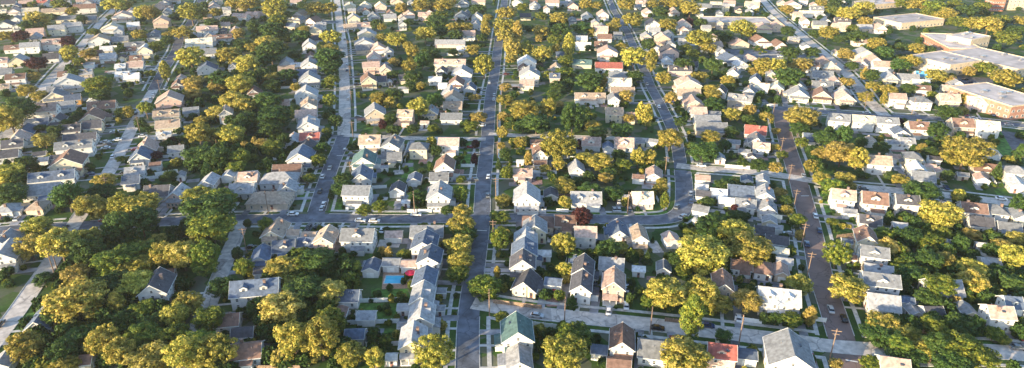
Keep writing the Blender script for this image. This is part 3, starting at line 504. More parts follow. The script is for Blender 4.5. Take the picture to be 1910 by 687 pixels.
    if kind in 'sg' and rr.random() < (.65 if kind == 's' else .4) and lod < 3 and st == 2 or (kind == 's' and rr.random() < .35):
        # dormer / cross gable on the slope towards the viewer
        nd = 2 if D > 12 and rr.random() < .5 else 1; sl = rise/w
        wd = min(2.4, D*.28) if nd == 2 else min(3.4, D*.36)
        for q in range(nd):
            cy = (0 if nd == 1 else (q-.5)*D*.45) + rr.uniform(-.3, .3); xf = sx*(w*.72); zb = e+rise-sl*w*.72; hz = min(1.25, rise*.45); pk = wd*.28
            if zb+hz+pk > e+rise: hz = max(.5, rise*.72-pk-.1)
            b = MB(); b.prism([(cy-wd/2, zb-.2), (cy+wd/2, zb-.2), (cy+wd/2, zb+hz), (cy, zb+hz+pk), (cy-wd/2, zb+hz)], 'x', xf, 0)
            dm = b.mesh('dormer', WALL[wl]); fixnormals(dm); do = link('dormer', dm, ro)
            b = MB()
            for s in (-1, 1):
                b.prism([(cy, zb+hz+pk), (cy+s*(wd/2+.2), zb+hz-.1), (cy+s*(wd/2+.2), zb+hz+.05), (cy, zb+hz+pk+.16)], 'x', xf+sx*.25, 0)
            rm = b.mesh('dormer_roof', ROOF[rf]); fixnormals(rm); r2 = link('dormer_roof', rm, ro)
            link('dormer_window', WFAR, ro, (xf, cy, zb+.1), math.atan2(sx, 0), (min(1.2, wd*.5), 1, hz*.85))
    if rr.random() < .45 and lod < 3:
        ww_ = rr.uniform(1.6, 2.8); dd = D*rr.uniform(.35, .6); cy = rr.uniform(-1, 1)*(D-dd)/2*.8
        b = MB(); xa, xb = sorted((sx*(w+.003), sx*(w+ww_))); ph = 2.5
        b.box(xa, xb, cy-dd/2, cy+dd/2, 0, ph); wo = link('side_wing', b.mesh('side_wing', WALL[wl]), o)
        b = MB(); b.prism([(sx*(w+.01), ph+.5), (sx*(w+ww_+.25), ph+.02), (sx*(w+ww_+.25), ph+.16), (sx*(w+.01), ph+.66)], 'y', cy-dd/2-.2, cy+dd/2+.2)
        rm = b.mesh('wing_roof', ROOF[rf]); fixnormals(rm); link('wing_roof', rm, wo)
    return o

# ------------------------------------------------------------------ place houses
HOUSES = []; TREES = []
for (ox, oy), (hs, ts) in SURVEY.items():
    sc = 4.017 if oy == 516 else 4.0
    for q in hs.split(';'):
        t = q.split(); HOUSES.append(dict(px=ox+float(t[0])/sc, py=oy+float(t[1])/sc, w=float(t[2])/sc, kind=t[3], rf=t[4], wl=t[5], st=int(t[6])))
    for q in ts.split(';'):
        t = q.split(); TREES.append([ox+float(t[0])/sc, oy+float(t[1])/sc, float(t[2])/sc, float(t[3])/sc, t[4]])
rv_ = random.Random(3)
for h in HOUSES:
    if h['py'] < 330:
        if h['wl'] == 'w' and rv_.random() < .28: h['wl'] = rv_.choice('cctp')
        if h['rf'] in 'LW' and rv_.random() < .45: h['rf'] = rv_.choice('TGPBD')
# the smallest roofs far off, between the surveyed ones, set beside the streets
rh_ = random.Random(41); taken = [ground(h['px'], h['py'], 3).xy for h in HOUSES]; added = 0
for k in range(3000):
    px, py = rh_.uniform(0, 1910), 3+rh_.random()**1.6*230
    q = ground(px, py, 3)
    if px > 1640 and py < 150: continue
    g_ = road_gap(q.x, q.y)
    if g_ < 7 or min((q.xy-t).length for t in taken) < 12.5: continue
    if min(abs(t[0]-px)*1.2+abs(t[1]-py)*1.0-(t[2]+t[3])*.35 for t in TREES) < 3: continue
    HOUSES.append(dict(px=px, py=py, w=rh_.uniform(6.5, 8.5)*F/depth_of(q)*.99, kind=rh_.choice('ggs'), rf=rh_.choice('GDLLBTPNG'), wl=rh_.choice('wwwcgt'), st=rh_.choice((1, 1, 2)))); taken.append(q.xy); added += 1
    if added >= 110: break
print('far roofs added', added)
for t in TREES:
    if t[0] > 1660 and t[1] < 75 and t[4] == 'Y' and int(t[0]) % 3: t[4] = 'M'
for h in HOUSES:
    p = ground(h['px'], h['py'], 3.6 if h['st'] == 2 else 2.2)
    wm = h['w']*depth_of(p)/F
    g_, rp, t, ri, rw = nearest_road(p.x, p.y)
    # frame: street direction; choose the axis that runs away from the viewer
    a1 = math.atan2(t[1], t[0]); va = math.atan2(p.y, p.x)
    def adiff(a, b_): 
        q = (a-b_) % PI; return min(q, PI-q)
    away = a1 if adiff(a1, va) < adiff(a1+PI/2, va) else a1+PI/2
    if adiff(away, PI/2) > PI/4+.02: away += PI/2
    ridge = away if h['kind'] != 's' else away+PI/2
    h['small'] = 2 if wm < 5.0 and h['st'] == 1 else (1 if wm < 6.6 and h['st'] == 1 else 0)
    if h['kind'] == 's':
        D = max(3.2, min(wm, 26)); W = max(3.0, min(8.6 if not h['small'] else 5.5, D*.85 if h['small'] else 8.6))
        if not h['small'] and D < 9: W = max(6.5, D*.9)
    else:
        W = max(3.2, min(wm*(.95 if h['kind'] == 'h' else .97), 18)); D = max(W*1.25, 9.5) if not h['small'] else W*1.25
        D = min(D, 14.5)
        if W > 9.5: D = min(D, 12)
        if h['kind'] == 'h': D = min(max(W*.75, 8), 12) if not h['small'] else W
    ang = ridge - PI/2      # local y is the ridge
    h.update(x=p.x, y=p.y, W=W, D=D, ang=ang)
def axes(h):
    a = h['ang']; return (math.cos(a), math.sin(a)), (-math.sin(a), math.cos(a))
def overlap(a, b_):
    """penetration depth of two footprints, 0 when apart"""
    dx, dy = b_['x']-a['x'], b_['y']-a['y']; best = 1e9; bax = None
    if abs(dx)+abs(dy) > 40: return 0, None
    for ax in axes(a)+axes(b_):
        r = 0
        for h in (a, b_):
            u, v_ = axes(h); r += h['W']/2*abs(u[0]*ax[0]+u[1]*ax[1])+h['D']/2*abs(v_[0]*ax[0]+v_[1]*ax[1])
        s = dx*ax[0]+dy*ax[1]; pen = r+.9-abs(s)
        if pen <= 0: return 0, None
        if pen < best: best = pen; bax = (ax[0]*(1 if s > 0 else -1), ax[1]*(1 if s > 0 else -1))
    return best, bax
for it in range(60):
    moved = False
    for i, a in enumerate(HOUSES):
        for b_ in HOUSES[i+1:]:
            if abs(a['x']-b_['x']) > 26 or abs(a['y']-b_['y']) > 26: continue
            pen, ax = overlap(a, b_)
            if pen > 0:
                moved = True; s = min(pen, 1.0)*.32
                a['x'] -= ax[0]*s; a['y'] -= ax[1]*s; b_['x'] += ax[0]*s; b_['y'] += ax[1]*s
                for h in (a, b_):
                    u, v_ = axes(h); cu = abs(u[0]*ax[0]+u[1]*ax[1])
                    k = 'W' if cu > .7 else 'D'; lim = (3.0 if h['small'] else 5.6)
                    if h[k] > lim: h[k] -= min(pen, 1.0)*.3
    if not moved: break
# keep footprints off the carriageway
for h in HOUSES:
    for _ in range(12):
        g_, rp, t, ri, rw = nearest_road(h['x'], h['y'])
        need = min(h['W'], h['D'])/2+1.2
        if g_ >= need: break
        dx, dy = h['x']-rp[0], h['y']-rp[1]; l = math.hypot(dx, dy) or 1
        h['x'] += dx/l*min(.8, need-g_); h['y'] += dy/l*min(.8, need-g_)
for h in HOUSES: h['px2'], h['py2'] = project((h['x'], h['y'], 2))
big = sorted([h for h in HOUSES if not h['small']], key=lambda h: -h['w'])
EXTRA_H = set(id(h) for h in big[300:])
print('houses', len(big), 'small', len(HOUSES)-len(big))
FOOT = []
def inside(x, y, m=0.):
    for h in HOUSES:
        dx, dy = x-h['x'], y-h['y']
        if abs(dx)+abs(dy) > 30: continue
        u, v_ = axes(h)
        if abs(dx*u[0]+dy*u[1]) < h['W']/2+m and abs(dx*v_[0]+dy*v_[1]) < h['D']/2+m: return True
    return False
far_bits = []
for i, h in enumerate(HOUSES):
    py = h['py']; h['lod'] = 0 if py > 470 else (1 if py > 330 else (2 if py > 120 else 3))
    o = build_house(h, i); h['obj'] = o
    if id(h) in EXTRA_H: far_bits.append(o)
    elif h['small'] == 2: thing(o, 'shed', (WALLN[h['wl']]+' garden shed with '+ROOFN[h['rf']]+' roof'), h['px2'], h['py2'], 'garden sheds')
    elif h['small']: thing(o, 'garage', (WALLN[h['wl']]+' garage with '+ROOFN[h['rf']]+' roof'), h['px2'], h['py2'], 'detached garages')
    else: thing(o, 'house', (WALLN[h['wl']]+' house with '+ROOFN[h['rf']]+(' hipped' if h['kind'] == 'h' else '')+' roof'), h['px2'], h['py2'], 'houses of the suburb')
def join_stuff(objs, name, label, cat):
    """one mesh out of many far things too many to keep apart"""
    V = []; Fc = []; MI = []; mats = []; off = 0; bpy.context.view_layer.update()
    def walk(o):
        yield o
        for c in o.children: yield from walk(c)
    dead = []
    for r in objs:
        for o in walk(r):
            dead.append(o)
            if o.data is None: continue
            me = o.data; mp = []
            for m_ in me.materials:
                if m_ not in mats: mats.append(m_)
                mp.append(mats.index(m_))
            co = np.empty(len(me.vertices)*3); me.vertices.foreach_get('co', co); co = co.reshape(-1, 3)
            mw = np.array(o.matrix_world); V.append(co@mw[:3, :3].T+mw[:3, 3])
            for p_ in me.polygons: Fc.append([off+v_ for v_ in p_.vertices]); MI.append(mp[p_.material_index])
            off += len(co)
    me = bpy.data.meshes.new(name); me.from_pydata(np.concatenate(V).tolist(), [], Fc)
    for m_ in mats: me.materials.append(m_)
    me.polygons.foreach_set('material_index', MI); me.update()
    for o in dead: bpy.data.objects.remove(o)
    o = link(name, me); o['kind'] = 'stuff'; o['label'] = label; o['category'] = cat; return o
if far_bits: join_stuff(far_bits, 'distant_houses', 'mass of the smallest pale houses scattered in the far upper part of the suburb', 'houses')

# ------------------------------------------------------------------ driveways
b = MB(); nd = 0
for i, h in enumerate(HOUSES):
    g_, rp, t, ri, rw = nearest_road(h['x'], h['y'])
    if h['small'] or g_ > 26 or g_ < 5 or h['py'] < 40: continue
    dx, dy = h['x']-rp[0], h['y']-rp[1]; l = math.hypot(dx, dy); dx /= l; dy /= l
    side = 1 if i % 2 else -1; tx, ty = -dy*side, dx*side
    for off, wd, ln, mt in ((max(h['W'], h['D'])/2*.0+min(h['W'], h['D'])/2+2.0, 2.7, g_+rw+8, 0), (0., 1.1, g_+rw-4, 1)):
        cx, cy = rp[0]+tx*off, rp[1]+ty*off; a = rw+.0
        hw = wd/2; z = .128+.003*(i % 5)+.001*mt
        A = (cx+dx*a-tx*hw, cy+dy*a-ty*hw, z); B_ = (cx+dx*a+tx*hw, cy+dy*a+ty*hw, z)
        C_ = (cx+dx*ln+tx*hw, cy+dy*ln+ty*hw, z); D_ = (cx+dx*ln-tx*hw, cy+dy*ln-ty*hw, z)
        q = [A, B_, C_, D_]
        if (B_[0]-A[0])*(D_[1]-A[1])-(B_[1]-A[1])*(D_[0]-A[0]) < 0: q = q[::-1]
        mb = MB(); mb.quad(*q); struct(link('driveway' if mt == 0 else 'front_path', mb.mesh('driveway', M['drive' if mt == 0 else 'walk']))); nd += 1
    h['drive'] = (rp[0]+tx*(min(h['W'], h['D'])/2+2.0)+dx*(rw+5), rp[1]+ty*(min(h['W'], h['D'])/2+2.0)+dy*(rw+5), math.atan2(dy, dx))

# patios, parking pads and worn paths behind and beside the houses
rp_ = random.Random(17); mb = MB()
for i, h in enumerate(HOUSES):
    u, v_ = axes(h)
    for k in range(rp_.randint(1, 3) if h['py'] < 420 else rp_.randint(0, 1)):
        lx = rp_.choice((-1, 1))*(h['W']/2+rp_.uniform(1, 4)); ly = rp_.uniform(-1, 1)*(h['D']/2+2)
        if rp_.random() < .5: lx, ly = rp_.uniform(-.6, .6)*h['W'], rp_.choice((-1, 1))*(h['D']/2+rp_.uniform(1.5, 5))
        a, c = rp_.uniform(1.2, 3.2), rp_.uniform(1.2, 4.5); x, y = h['x']+u[0]*lx+v_[0]*ly, h['y']+u[1]*lx+v_[1]*ly
        if road_gap(x, y) < 4+max(a, c): continue
        z = .022+.0007*((i*3+k) % 120); q = []
        for sx, sy in ((-1, -1), (1, -1), (1, 1), (-1, 1)): q.append((x+u[0]*a*sx+v_[0]*c*sy, y+u[1]*a*sx+v_[1]*c*sy, z))
        mb.quad(*q, mi=rp_.choice((0, 0, 1, 2)))
struct(link('yard_paving', mb.mesh('yard_paving', [M['drive'], M['conc'], M['brickpave']])))

# ------------------------------------------------------------------ commercial buildings (right far corner)
def commercial(A, B_, C_, h, wall, desc, z0=0, sub=True):
    a, b0, c = ground(*A, h), ground(*B_, h), ground(*C_, h)
    u = (c-b0); v_ = (a-b0); lu, lv = u.length, v_.length; u.normalize(); v_ = v_-u*v_.dot(u); lv = max(6, v_.length); v_.normalize()
    mid = b0+u*lu/2+v_*lv/2; ang = math.atan2(u.y, u.x)
    o = root('commercial_building', (mid.x, mid.y, 0), ang); sy = 1 if (-math.sin(ang)*v_.x+math.cos(ang)*v_.y) > 0 else -1
    w, d = lu/2, lv/2
    b = MB(); b.box(-w, w, -d, d, 0, h-.35); link('wall', b.mesh('commercial_wall', M[wall]), o)
    b = MB()
    b.box(-w-.15, w+.15, -d-.15, -d+.35, h-.35, h+.35); b.box(-w-.15, w+.15, d-.35, d+.15, h-.35, h+.35)
    b.box(-w-.15, -w+.35, -d+.35, d-.35, h-.35, h+.35); b.box(w-.35, w+.15, -d+.35, d-.35, h-.35, h+.35)
    link('parapet', b.mesh('parapet', M['commwall']), o)
    b = MB(); b.box(-w+.35, w-.35, -d+.35, d-.35, h-.35, h-.05); ro = link('roof', b.mesh('flat_roof', M['commroof']), o)
    rr = random.Random(int(mid.x)); 
    for k in range(rr.randint(2, 5)):
        x, y = rr.uniform(-.7, .7)*w, rr.uniform(-.6, .6)*d; b = MB(); s = rr.uniform(.8, 1.8)
        b.box(x-s, x+s, y-s*.7, y+s*.7, h-.05, h+1.1); b.box(x-s*.6, x+s*.6, y-s*.4, y+s*.4, h+1.1, h+1.35); link('rooftop_unit', b.mesh('rooftop_unit', M['rim']), ro)
    for nx, ny, span, off in ((0, -1, 2*w, d), (-1, 0, 2*d, w), (1, 0, 2*d, w)):
        n = max(2, min(14, int(span/4.2))) if h < 16.5 else 5; rz = math.atan2(nx, -ny)
        for fl in range(max(1, int(h/3.6))):
            for i in range(n):
                u_ = (i-(n-1)/2)*span/n; window(o, u_ if nx == 0 else nx*off, ny*off if nx == 0 else u_, 1.1+fl*3.5, 2.0, 1.5, rz, False)
    px, py = project((mid.x, mid.y, h)); thing(o, 'commercial building', desc, px, py); return o, (mid.x, mid.y, w, d, ang)
COMM = [
 commercial((1655, 30), (1682, 44), (1762, 36), 6, 'commwall', 'low tan building with a long grey flat roof', ),
 commercial((1714, 62), (1771, 90), (1835, 92), 6.5, 'commbrick', 'long brick building with a flat pinkish roof')
,commercial((1790, 62), (1812, 75), (1848, 68), 10.5, 'commwall', 'taller cream block with a flat roof behind the brick building'),
 commercial((1728, 99), (1773, 122), (1832, 113), 8.5, 'commwall', 'cream two storey building with a flat roof lit on its front'),
 commercial((1830, 88), (1900, 130), (1965, 120), 7.5, 'commwall', 'large pale flat roofed hall at the right edge'),
 commercial((1841, 154), (1888, 199), (1960, 190), 8.5, 'commbrick', 'brick warehouse with a white flat roof beside the parking lot'),
 commercial((1850, -14), (1858, -10), (1880, -10), 17, 'redwall', 'tall reddish building at the top right corner'),
 commercial((1882, -15), (1886, -10), (1950, -10), 16, 'commwall', 'tall cream building beside the reddish one in the top right corner'),
 commercial((1311, 31), (1313, 42), (1442, 44), 4.5, 'commwall', 'very long low building with a grey flat roof'),
 commercial((1600, 2), (1625, 10), (1690, 4), 5, 'commwall', 'small flat roofed building beyond the golden trees'),
]
def in_comm(x, y, m=1):
    for _, (cx, cy, w, d, a) in COMM:
        dx, dy = x-cx, y-cy; u = dx*math.cos(a)+dy*math.sin(a); v_ = -dx*math.sin(a)+dy*math.cos(a)
        if abs(u) < w+m and abs(v_) < d+m: return True
    return False

# ------------------------------------------------------------------ trees
def leaf_mesh(name, clumps, nleaf, size, seed, squash=1.0):
    """leaf sprays over many clumps inside a unit crown; every spray is a bent pair of small faces"""
    r = np.random.default_rng(seed); V = []; 
    for (cx, cy, cz, cr), n in zip(clumps, nleaf):
        d = r.normal(size=(n, 3)); d /= np.linalg.norm(d, axis=1)[:, None]
        rad = cr*(r.uniform(.45, 1.0, n)**.5)*r.uniform(.85, 1.18, n)
        c = np.array([cx, cy, cz])+d*rad[:, None]*np.array([1, 1, .82])
        nrm = d*1.0+r.normal(size=(n, 3))*.36+np.array([0, 0, .25]); nrm /= np.linalg.norm(nrm, axis=1)[:, None]
        t = np.cross(nrm, r.normal(size=(n, 3))); t /= np.linalg.norm(t, axis=1)[:, None]; bt = np.cross(nrm, t)
        s = size*r.uniform(.55, 1.35, n)[:, None]; s2 = s*r.uniform(.5, .95, n)[:, None]
        q = np.stack([c-t*s*.9, c-bt*s2, c+t*s, c+bt*s2*.9], 1); q[:, 0] -= nrm*s*.3; q[:, 2] -= nrm*s*.3
        V.append(q.reshape(-1, 3))
    V = np.concatenate(V); n = len(V)//4
    me = bpy.data.meshes.new(name); me.vertices.add(len(V)); me.vertices.foreach_set('co', V.ravel())
    me.loops.add(n*4); me.loops.foreach_set('vertex_index', np.arange(n*4, dtype=np.int32))
    me.polygons.add(n); me.polygons.foreach_set('loop_start', np.arange(0, n*4, 4, dtype=np.int32)); me.update(calc_edges=True)
    me.materials.append(LEAF['Y']); return me
def crown_variant(kind, seed, total, size):
    r = random.Random(seed); cl = []
    if kind == 'round':
        n = r.randint(50, 62); lop = [(r.uniform(0, 2*PI), r.uniform(.82, 1.2)) for _ in range(5)]
        for i in range(n):
            z = 1-2*(i+.5)/n; z = max(-.8, z); a = i*2.39996+r.uniform(-.3, .3); q = math.sqrt(max(0, 1-z*z))
            k = 1.0
            for la, lk in lop: k += (lk-1)*max(0, math.cos(a-la))**2
            rad = r.uniform(.66, .86)*k; cr = r.uniform(.14, .27)
            cl.append((q*math.cos(a)*rad, q*math.sin(a)*rad, z*rad*.95, cr))
        for i in range(9): cl.append((r.uniform(-.35, .35), r.uniform(-.35, .35), r.uniform(-.4, .4), .36))
        for i in range(7):
            a = r.uniform(0, 2*PI); z = r.uniform(-.2, .9); q = math.sqrt(1-z*z); cl.append((q*math.cos(a)*.92, q*math.sin(a)*.92, z*.9, .13))
    elif kind == 'spread':
        for i in range(48):
            a = i*2.39996; q = math.sqrt((i+.5)/48); z = .55*math.sqrt(max(0, 1-q*q))*r.uniform(.6, 1.3)+r.uniform(-.25, .15)
            cl.append((q*math.cos(a)*.82, q*math.sin(a)*.82, z, r.uniform(.15, .26)))
        for i in range(14):
            a = r.uniform(0, 2*PI); cl.append((math.cos(a)*.6, math.sin(a)*.6, r.uniform(-.6, -.1), .24))
        for i in range(8): cl.append((r.uniform(-.4, .4), r.uniform(-.4, .4), r.uniform(-.4, .3), .34))
    elif kind == 'tall':
        for i in range(36):
            t = (i+.5)/36; z = -.85+1.75*t; q = .72*math.sin(PI*min(1, .12+t*.88))**.7; a = i*2.39996
            cl.append((q*math.cos(a)*r.uniform(.6, 1), q*math.sin(a)*r.uniform(.6, 1), z, r.uniform(.18, .30)))
        for i in range(8): cl.append((r.uniform(-.2, .2), r.uniform(-.2, .2), -.7+i*.17, .3))
    elif kind == 'cone':
        for i in range(44):
            t = i/44; z = -.95+1.85*t; q = .85*(1-t)+.04; a = i*2.39996
            cl.append((q*math.cos(a)*.85, q*math.sin(a)*.85, z, .10+.16*(1-t)))
        for i in range(8): cl.append((0, 0, -.8+i*.2, .3*(1-i/9)))
    A = [c[3]**2 for c in cl]; s = sum(A); nl = [max(8, int(total*a/s)) for a in A]
    return leaf_mesh('crown_'+kind, cl, nl, size, seed)
def trunk_variant(seed):
    r = random.Random(seed); b = MB(); b.tube((0, 0, 0), (.02, 0, .28), .062, .046, 8); b.tube((.02, 0, .28), (0, .03, .62), .046, .026, 7)
    b.tube((0, .03, .62), (.03, 0, .9), .026, .008, 5)
    for k in range(6):
        a = k*1.05+r.uniform(-.3, .3); z = .30+.06*k; l = r.uniform(.25, .4)
        p = (.02, 0, z); q = (math.cos(a)*l, math.sin(a)*l, z+r.uniform(.16, .3)); b.tube(p, q, .026, .012, 5)
        b.tube(q, (q[0]*1.35, q[1]*1.35, q[2]+.14), .012, .004, 4)
    return b.mesh('trunk', M['bark'])
NEAR = {'round': [crown_variant('round', 11+i, 7600, .052) for i in range(6)], 'spread': [crown_variant('spread', 31+i, 7600, .052) for i in range(4)],
        'tall': [crown_variant('tall', 51+i, 6500, .055) for i in range(3)], 'cone': [crown_variant('cone', 61+i, 5500, .05) for i in range(2)]}
FAR = {'round': [crown_variant('round', 111+i, 2600, .088) for i in range(5)], 'spread': [crown_variant('spread', 131+i, 2600, .088) for i in range(3)],
       'tall': [crown_variant('tall', 151+i, 2200, .09) for i in range(3)], 'cone': [crown_variant('cone', 161+i, 2200, .08) for i in range(2)]}
TRUNKS = [trunk_variant(i) for i in range(5)]
recs = []
for i, (px, py, w, h, c) in enumerate(TREES):
    Y0 = py; hc = 5.0
    for _ in range(6):
        p = ground(px, py, hc); Z = depth_of(p); rh = w/2*Z/F*(1.13 if py > 300 else 1.13+.18*(300-py)/300); dd = math.atan2(HCAM-hc, math.hypot(p.x, p.y))
        ah = h/2*Z/F; q = ah*ah-(rh*math.sin(dd))**2
        rv = math.sqrt(q)/math.cos(dd) if q > 0 else .55*rh
        rv = min(max(rv, .62*rh), 1.5*rh, 10.5); hc = rv+min(2.6, .35*rv) if w*Z/F > 4.5 else rv*.95
    rh = min(rh, 12.5)
    # a trunk cannot stand in a house or on the carriageway: slide along the line of sight, then sideways
    d0 = math.hypot(p.x, p.y); ux, uy = p.x/d0, p.y/d0; slope = (HCAM-hc)/d0; best = None
    for ds in (0, -1.5, 1.5, -3, 3, -4.5, 4.5, -6, 6, -8, 8, 10):
        for sd in (0, 1.5, -1.5, 3, -3, 5, -5):
            x, y = p.x+ux*ds+uy*sd, p.y+uy*ds-ux*sd; cost = abs(ds)*.5+abs(sd)
            nh = hc-ds*slope
            if nh < rv*.75 or nh > rv+7: cost += 6
            if best is not None and cost >= best[0]: continue
            if inside(x, y, .6) or road_gap(x, y) < .9 or in_comm(x, y, 1.5): continue
            best = (cost, x, y, max(rv*.8, nh))
    if best is None: best = (0, p.x, p.y, hc)
    recs.append([i, px, py, w, h, c, best[1], best[2], best[3], rh, rv])
order = sorted(recs, key=lambda r: -r[3]*r[4]); keep = set(r[0] for r in order[:300])
TN = {'Y': 'golden', 'O': 'amber', 'M': 'mid green', 'G': 'dark green', 'R': 'maroon'}
far_trees = []
for (i, px, py, w, h, c, x, y, hc, rh, rv) in recs:
    rr = random.Random(i*7+1); asp = rv/rh
    kind = 'tall' if asp > 1.25 else ('spread' if (asp < .75 or rr.random() < .3) else 'round')
    if c == 'G' and rh < 4 and rr.random() < .35: kind = 'cone' if asp > .9 else 'round'
    near = w > 26 and py > 150
    me = rr.choice((NEAR if near else FAR)[kind])
    shrub = rh < 2.2
    big_ = rh > 5.2
    o = root('shrub' if shrub else 'tree', (x, y, 0), rr.uniform(0, 2*PI))
    cr = link('crown', me, o, (0, 0, hc), 0, (rh, rh*rr.uniform(.92, 1.06), rv))
    cr.material_slots[0].link = 'OBJECT'; cr.material_slots[0].material = LEAF[c]
    if not shrub or i in keep:
        th = hc*1.05+rv*.2; link('trunk', rr.choice(TRUNKS), o, None, 0, (th*.75, th*.75, th))
    if i in keep:
        sz = 'huge ' if rh > 7 else ('broad ' if big_ else ('' if rh > 3.4 else 'small '))
        thing(o, 'shrub' if shrub else 'tree', sz+TN[c]+(' shrub' if shrub else ' tree'), px, py, 'trees and shrubs of the suburb')
    else: far_trees.append((o, c))
bpy.context.view_layer.update()
def join_trees(lst):
    V = []; MI = []; mats = list(LEAF.values())+[M['bark']]; keys = list(LEAF); nq = 0; TV = []; TF = []
    for o, c in lst:
        for ch in list(o.children):
            mw = np.array(ch.matrix_world); me = ch.data; co = np.empty(len(me.vertices)*3); me.vertices.foreach_get('co', co); co = co.reshape(-1, 3)@mw[:3, :3].T+mw[:3, 3]
            if ch.name.startswith('crown'): V.append(co); MI.append(np.full(len(co)//4, keys.index(c), dtype=np.int32))
            bpy.data.objects.remove(ch)
        bpy.data.objects.remove(o)
    V = np.concatenate(V); MI = np.concatenate(MI); n = len(V)//4
    me = bpy.data.meshes.new('distant_trees'); me.vertices.add(len(V)); me.vertices.foreach_set('co', V.ravel())
    me.loops.add(n*4); me.loops.foreach_set('vertex_index', np.arange(n*4, dtype=np.int32))
    me.polygons.add(n); me.polygons.foreach_set('loop_start', np.arange(0, n*4, 4, dtype=np.int32))
    for m_ in mats: me.materials.append(m_)
    me.polygons.foreach_set('material_index', MI); me.update(calc_edges=True)
    o = link('distant_trees', me); o['kind'] = 'stuff'; o['label'] = 'mass of the smallest trees and bushes filling the gaps between far houses'; o['category'] = 'trees'
join_trees(far_trees)
# low hedging and bushes along fences and house fronts: one mass nobody could count
V = []; MI = []; keys = list(LEAF)
src = FAR['round']; cos_ = []
for me in [crown_variant('round', 201+i, 420, .22) for i in range(4)]:
    co = np.empty(len(me.vertices)*3); me.vertices.foreach_get('co', co); cos_.append(co.reshape(-1, 3))
rr = random.Random(99); cnt = 0
def shrub_at(x, y, s, dark=False):
    global cnt
    co = rr.choice(cos_); a = rr.uniform(0, 6.28); ca, sa = math.cos(a), math.sin(a)
    q = co*np.array([s, s, s*rr.uniform(.7, 1.3)]); X = q[:, 0]*ca-q[:, 1]*sa+x; Y_ = q[:, 0]*sa+q[:, 1]*ca+y
    V.append(np.stack([X, Y_, q[:, 2]+s*.8], 1)); MI.append(np.full(len(co)//4, keys.index('G' if dark and rr.random() < .5 else rr.choices('GMYO', (6, 3, 1.2, .3))[0]), dtype=np.int32)); cnt += 1
for h in HOUSES:
    u, v_ = axes(h)
    for k in range(rr.randint(2, 5)):
        a = rr.uniform(-1, 1); sd = rr.choice((-1, 1)); m_ = rr.uniform(1.0, 1.6)
        if rr.random() < .5: lx, ly = a*h['W']/2, sd*(h['D']/2+m_+2)
        else: lx, ly = sd*(h['W']/2+m_+.4), a*h['D']/2
        x, y = h['x']+u[0]*lx+v_[0]*ly, h['y']+u[1]*lx+v_[1]*ly
        if inside(x, y, .5) or road_gap(x, y) < 1.2: continue
        shrub_at(x, y, rr.uniform(.6, 1.3))
for k in range(2600):
    px, py = rr.uniform(0, 1910), 687*rr.random()**1.35
    p = ground(px, py)
    if inside(p.x, p.y, 1.0) or road_gap(p.x, p.y) < 4.5 or in_comm(p.x, p.y, 2): continue
    s = rr.uniform(.9, 2.3)
    for q in range(rr.choice((1, 1, 2, 4))):
        x, y = p.x+q*s*1.1*math.cos(k), p.y+q*s*1.1*math.sin(k)
        if not inside(x, y, .8) and road_gap(x, y) > 4.5: shrub_at(x, y, s*rr.uniform(.7, 1.1))
for k in range(1500):
    if k < 420: px, py = rr.uniform(60, 440), rr.uniform(425, 700)
    elif k < 640: px, py = rr.uniform(480, 660), rr.uniform(470, 690)
    elif k < 900: px, py = rr.uniform(1640, 1910), rr.uniform(400, 690)
    elif k < 1080: px, py = rr.uniform(330, 540), rr.uniform(60, 330)
    else: px, py = rr.uniform(0, 1910), rr.uniform(0, 290)
    p = ground(px, py)
    if inside(p.x, p.y, 2.0) or road_gap(p.x, p.y) < 4.5 or in_comm(p.x, p.y, 3): continue
    shrub_at(p.x, p.y, rr.uniform(1.8, 3.4), True)
V = np.concatenate(V); MI = np.concatenate(MI); n = len(V)//4
me = bpy.data.meshes.new('yard_shrubbery'); me.vertices.add(len(V)); me.vertices.foreach_set('co', V.ravel())
me.loops.add(n*4); me.loops.foreach_set('vertex_index', np.arange(n*4, dtype=np.int32))
me.polygons.add(n); me.polygons.foreach_set('loop_start', np.arange(0, n*4, 4, dtype=np.int32))
for m_ in LEAF.values(): me.materials.append(m_)
me.polygons.foreach_set('material_index', MI); me.update(calc_edges=True)
o = link('yard_shrubbery', me); o['kind'] = 'stuff'; o['label'] = 'low hedges and bushes spread through the yards around the houses'; o['category'] = 'shrubbery'
print('shrubs', cnt)

# ------------------------------------------------------------------ cars
def car_meshes():
    b = MB(); prof = [(-2.2, .32), (2.2, .32), (2.25, .62), (2.1, .80), (1.15, .93), (-1.75, .98), (-2.2, .88), (-2.28, .6)]
    b.prism(prof, 'x', -.86, .86); body = b
    c = MB(); top = [(-1.75, .98), (1.15, .93), (.45, 1.40), (-1.15, 1.44)]
    k = len(c.v)
    lo = [(-.80, -1.80, .96), (.80, -1.80, .96), (.80, 1.15, .94), (-.80, 1.15, .94)]; hi = [(-.62, -1.20, 1.42), (.62, -1.20, 1.42), (.62, .40, 1.40), (-.62, .40, 1.40)]
    for i in range(4): c.quad(lo[i], lo[(i+1) % 4], hi[(i+1) % 4], hi[i])
    t = MB(); t.box(-.64, .64, -1.22, .42, 1.40, 1.46)
    w = MB()
    for s, r_, x0, x1, mi in ((0, .33, -.11, .11, 0), (0, .19, -.13, .13, 1)):
        n_ = 14; k = len(w.v)
        for xx in (x0, x1):
            for i in range(n_): a = 2*PI*i/n_; w.v.append((xx, r_*math.cos(a), r_*math.sin(a)))
        for i in range(n_): j = (i+1) % n_; w.f.append((k+i, k+j, k+n_+j, k+n_+i)); w.m.append(mi)
        w.f.append(tuple(range(k, k+n_))[::-1]); w.f.append(tuple(range(k+n_, k+2*n_))); w.m += [mi, mi]
    l = MB(); l.box(-.16, .16, -.03, .03, 0, .14)
    return body, c, t, w, l
cb, cc, ct, cw, cl_ = car_meshes()
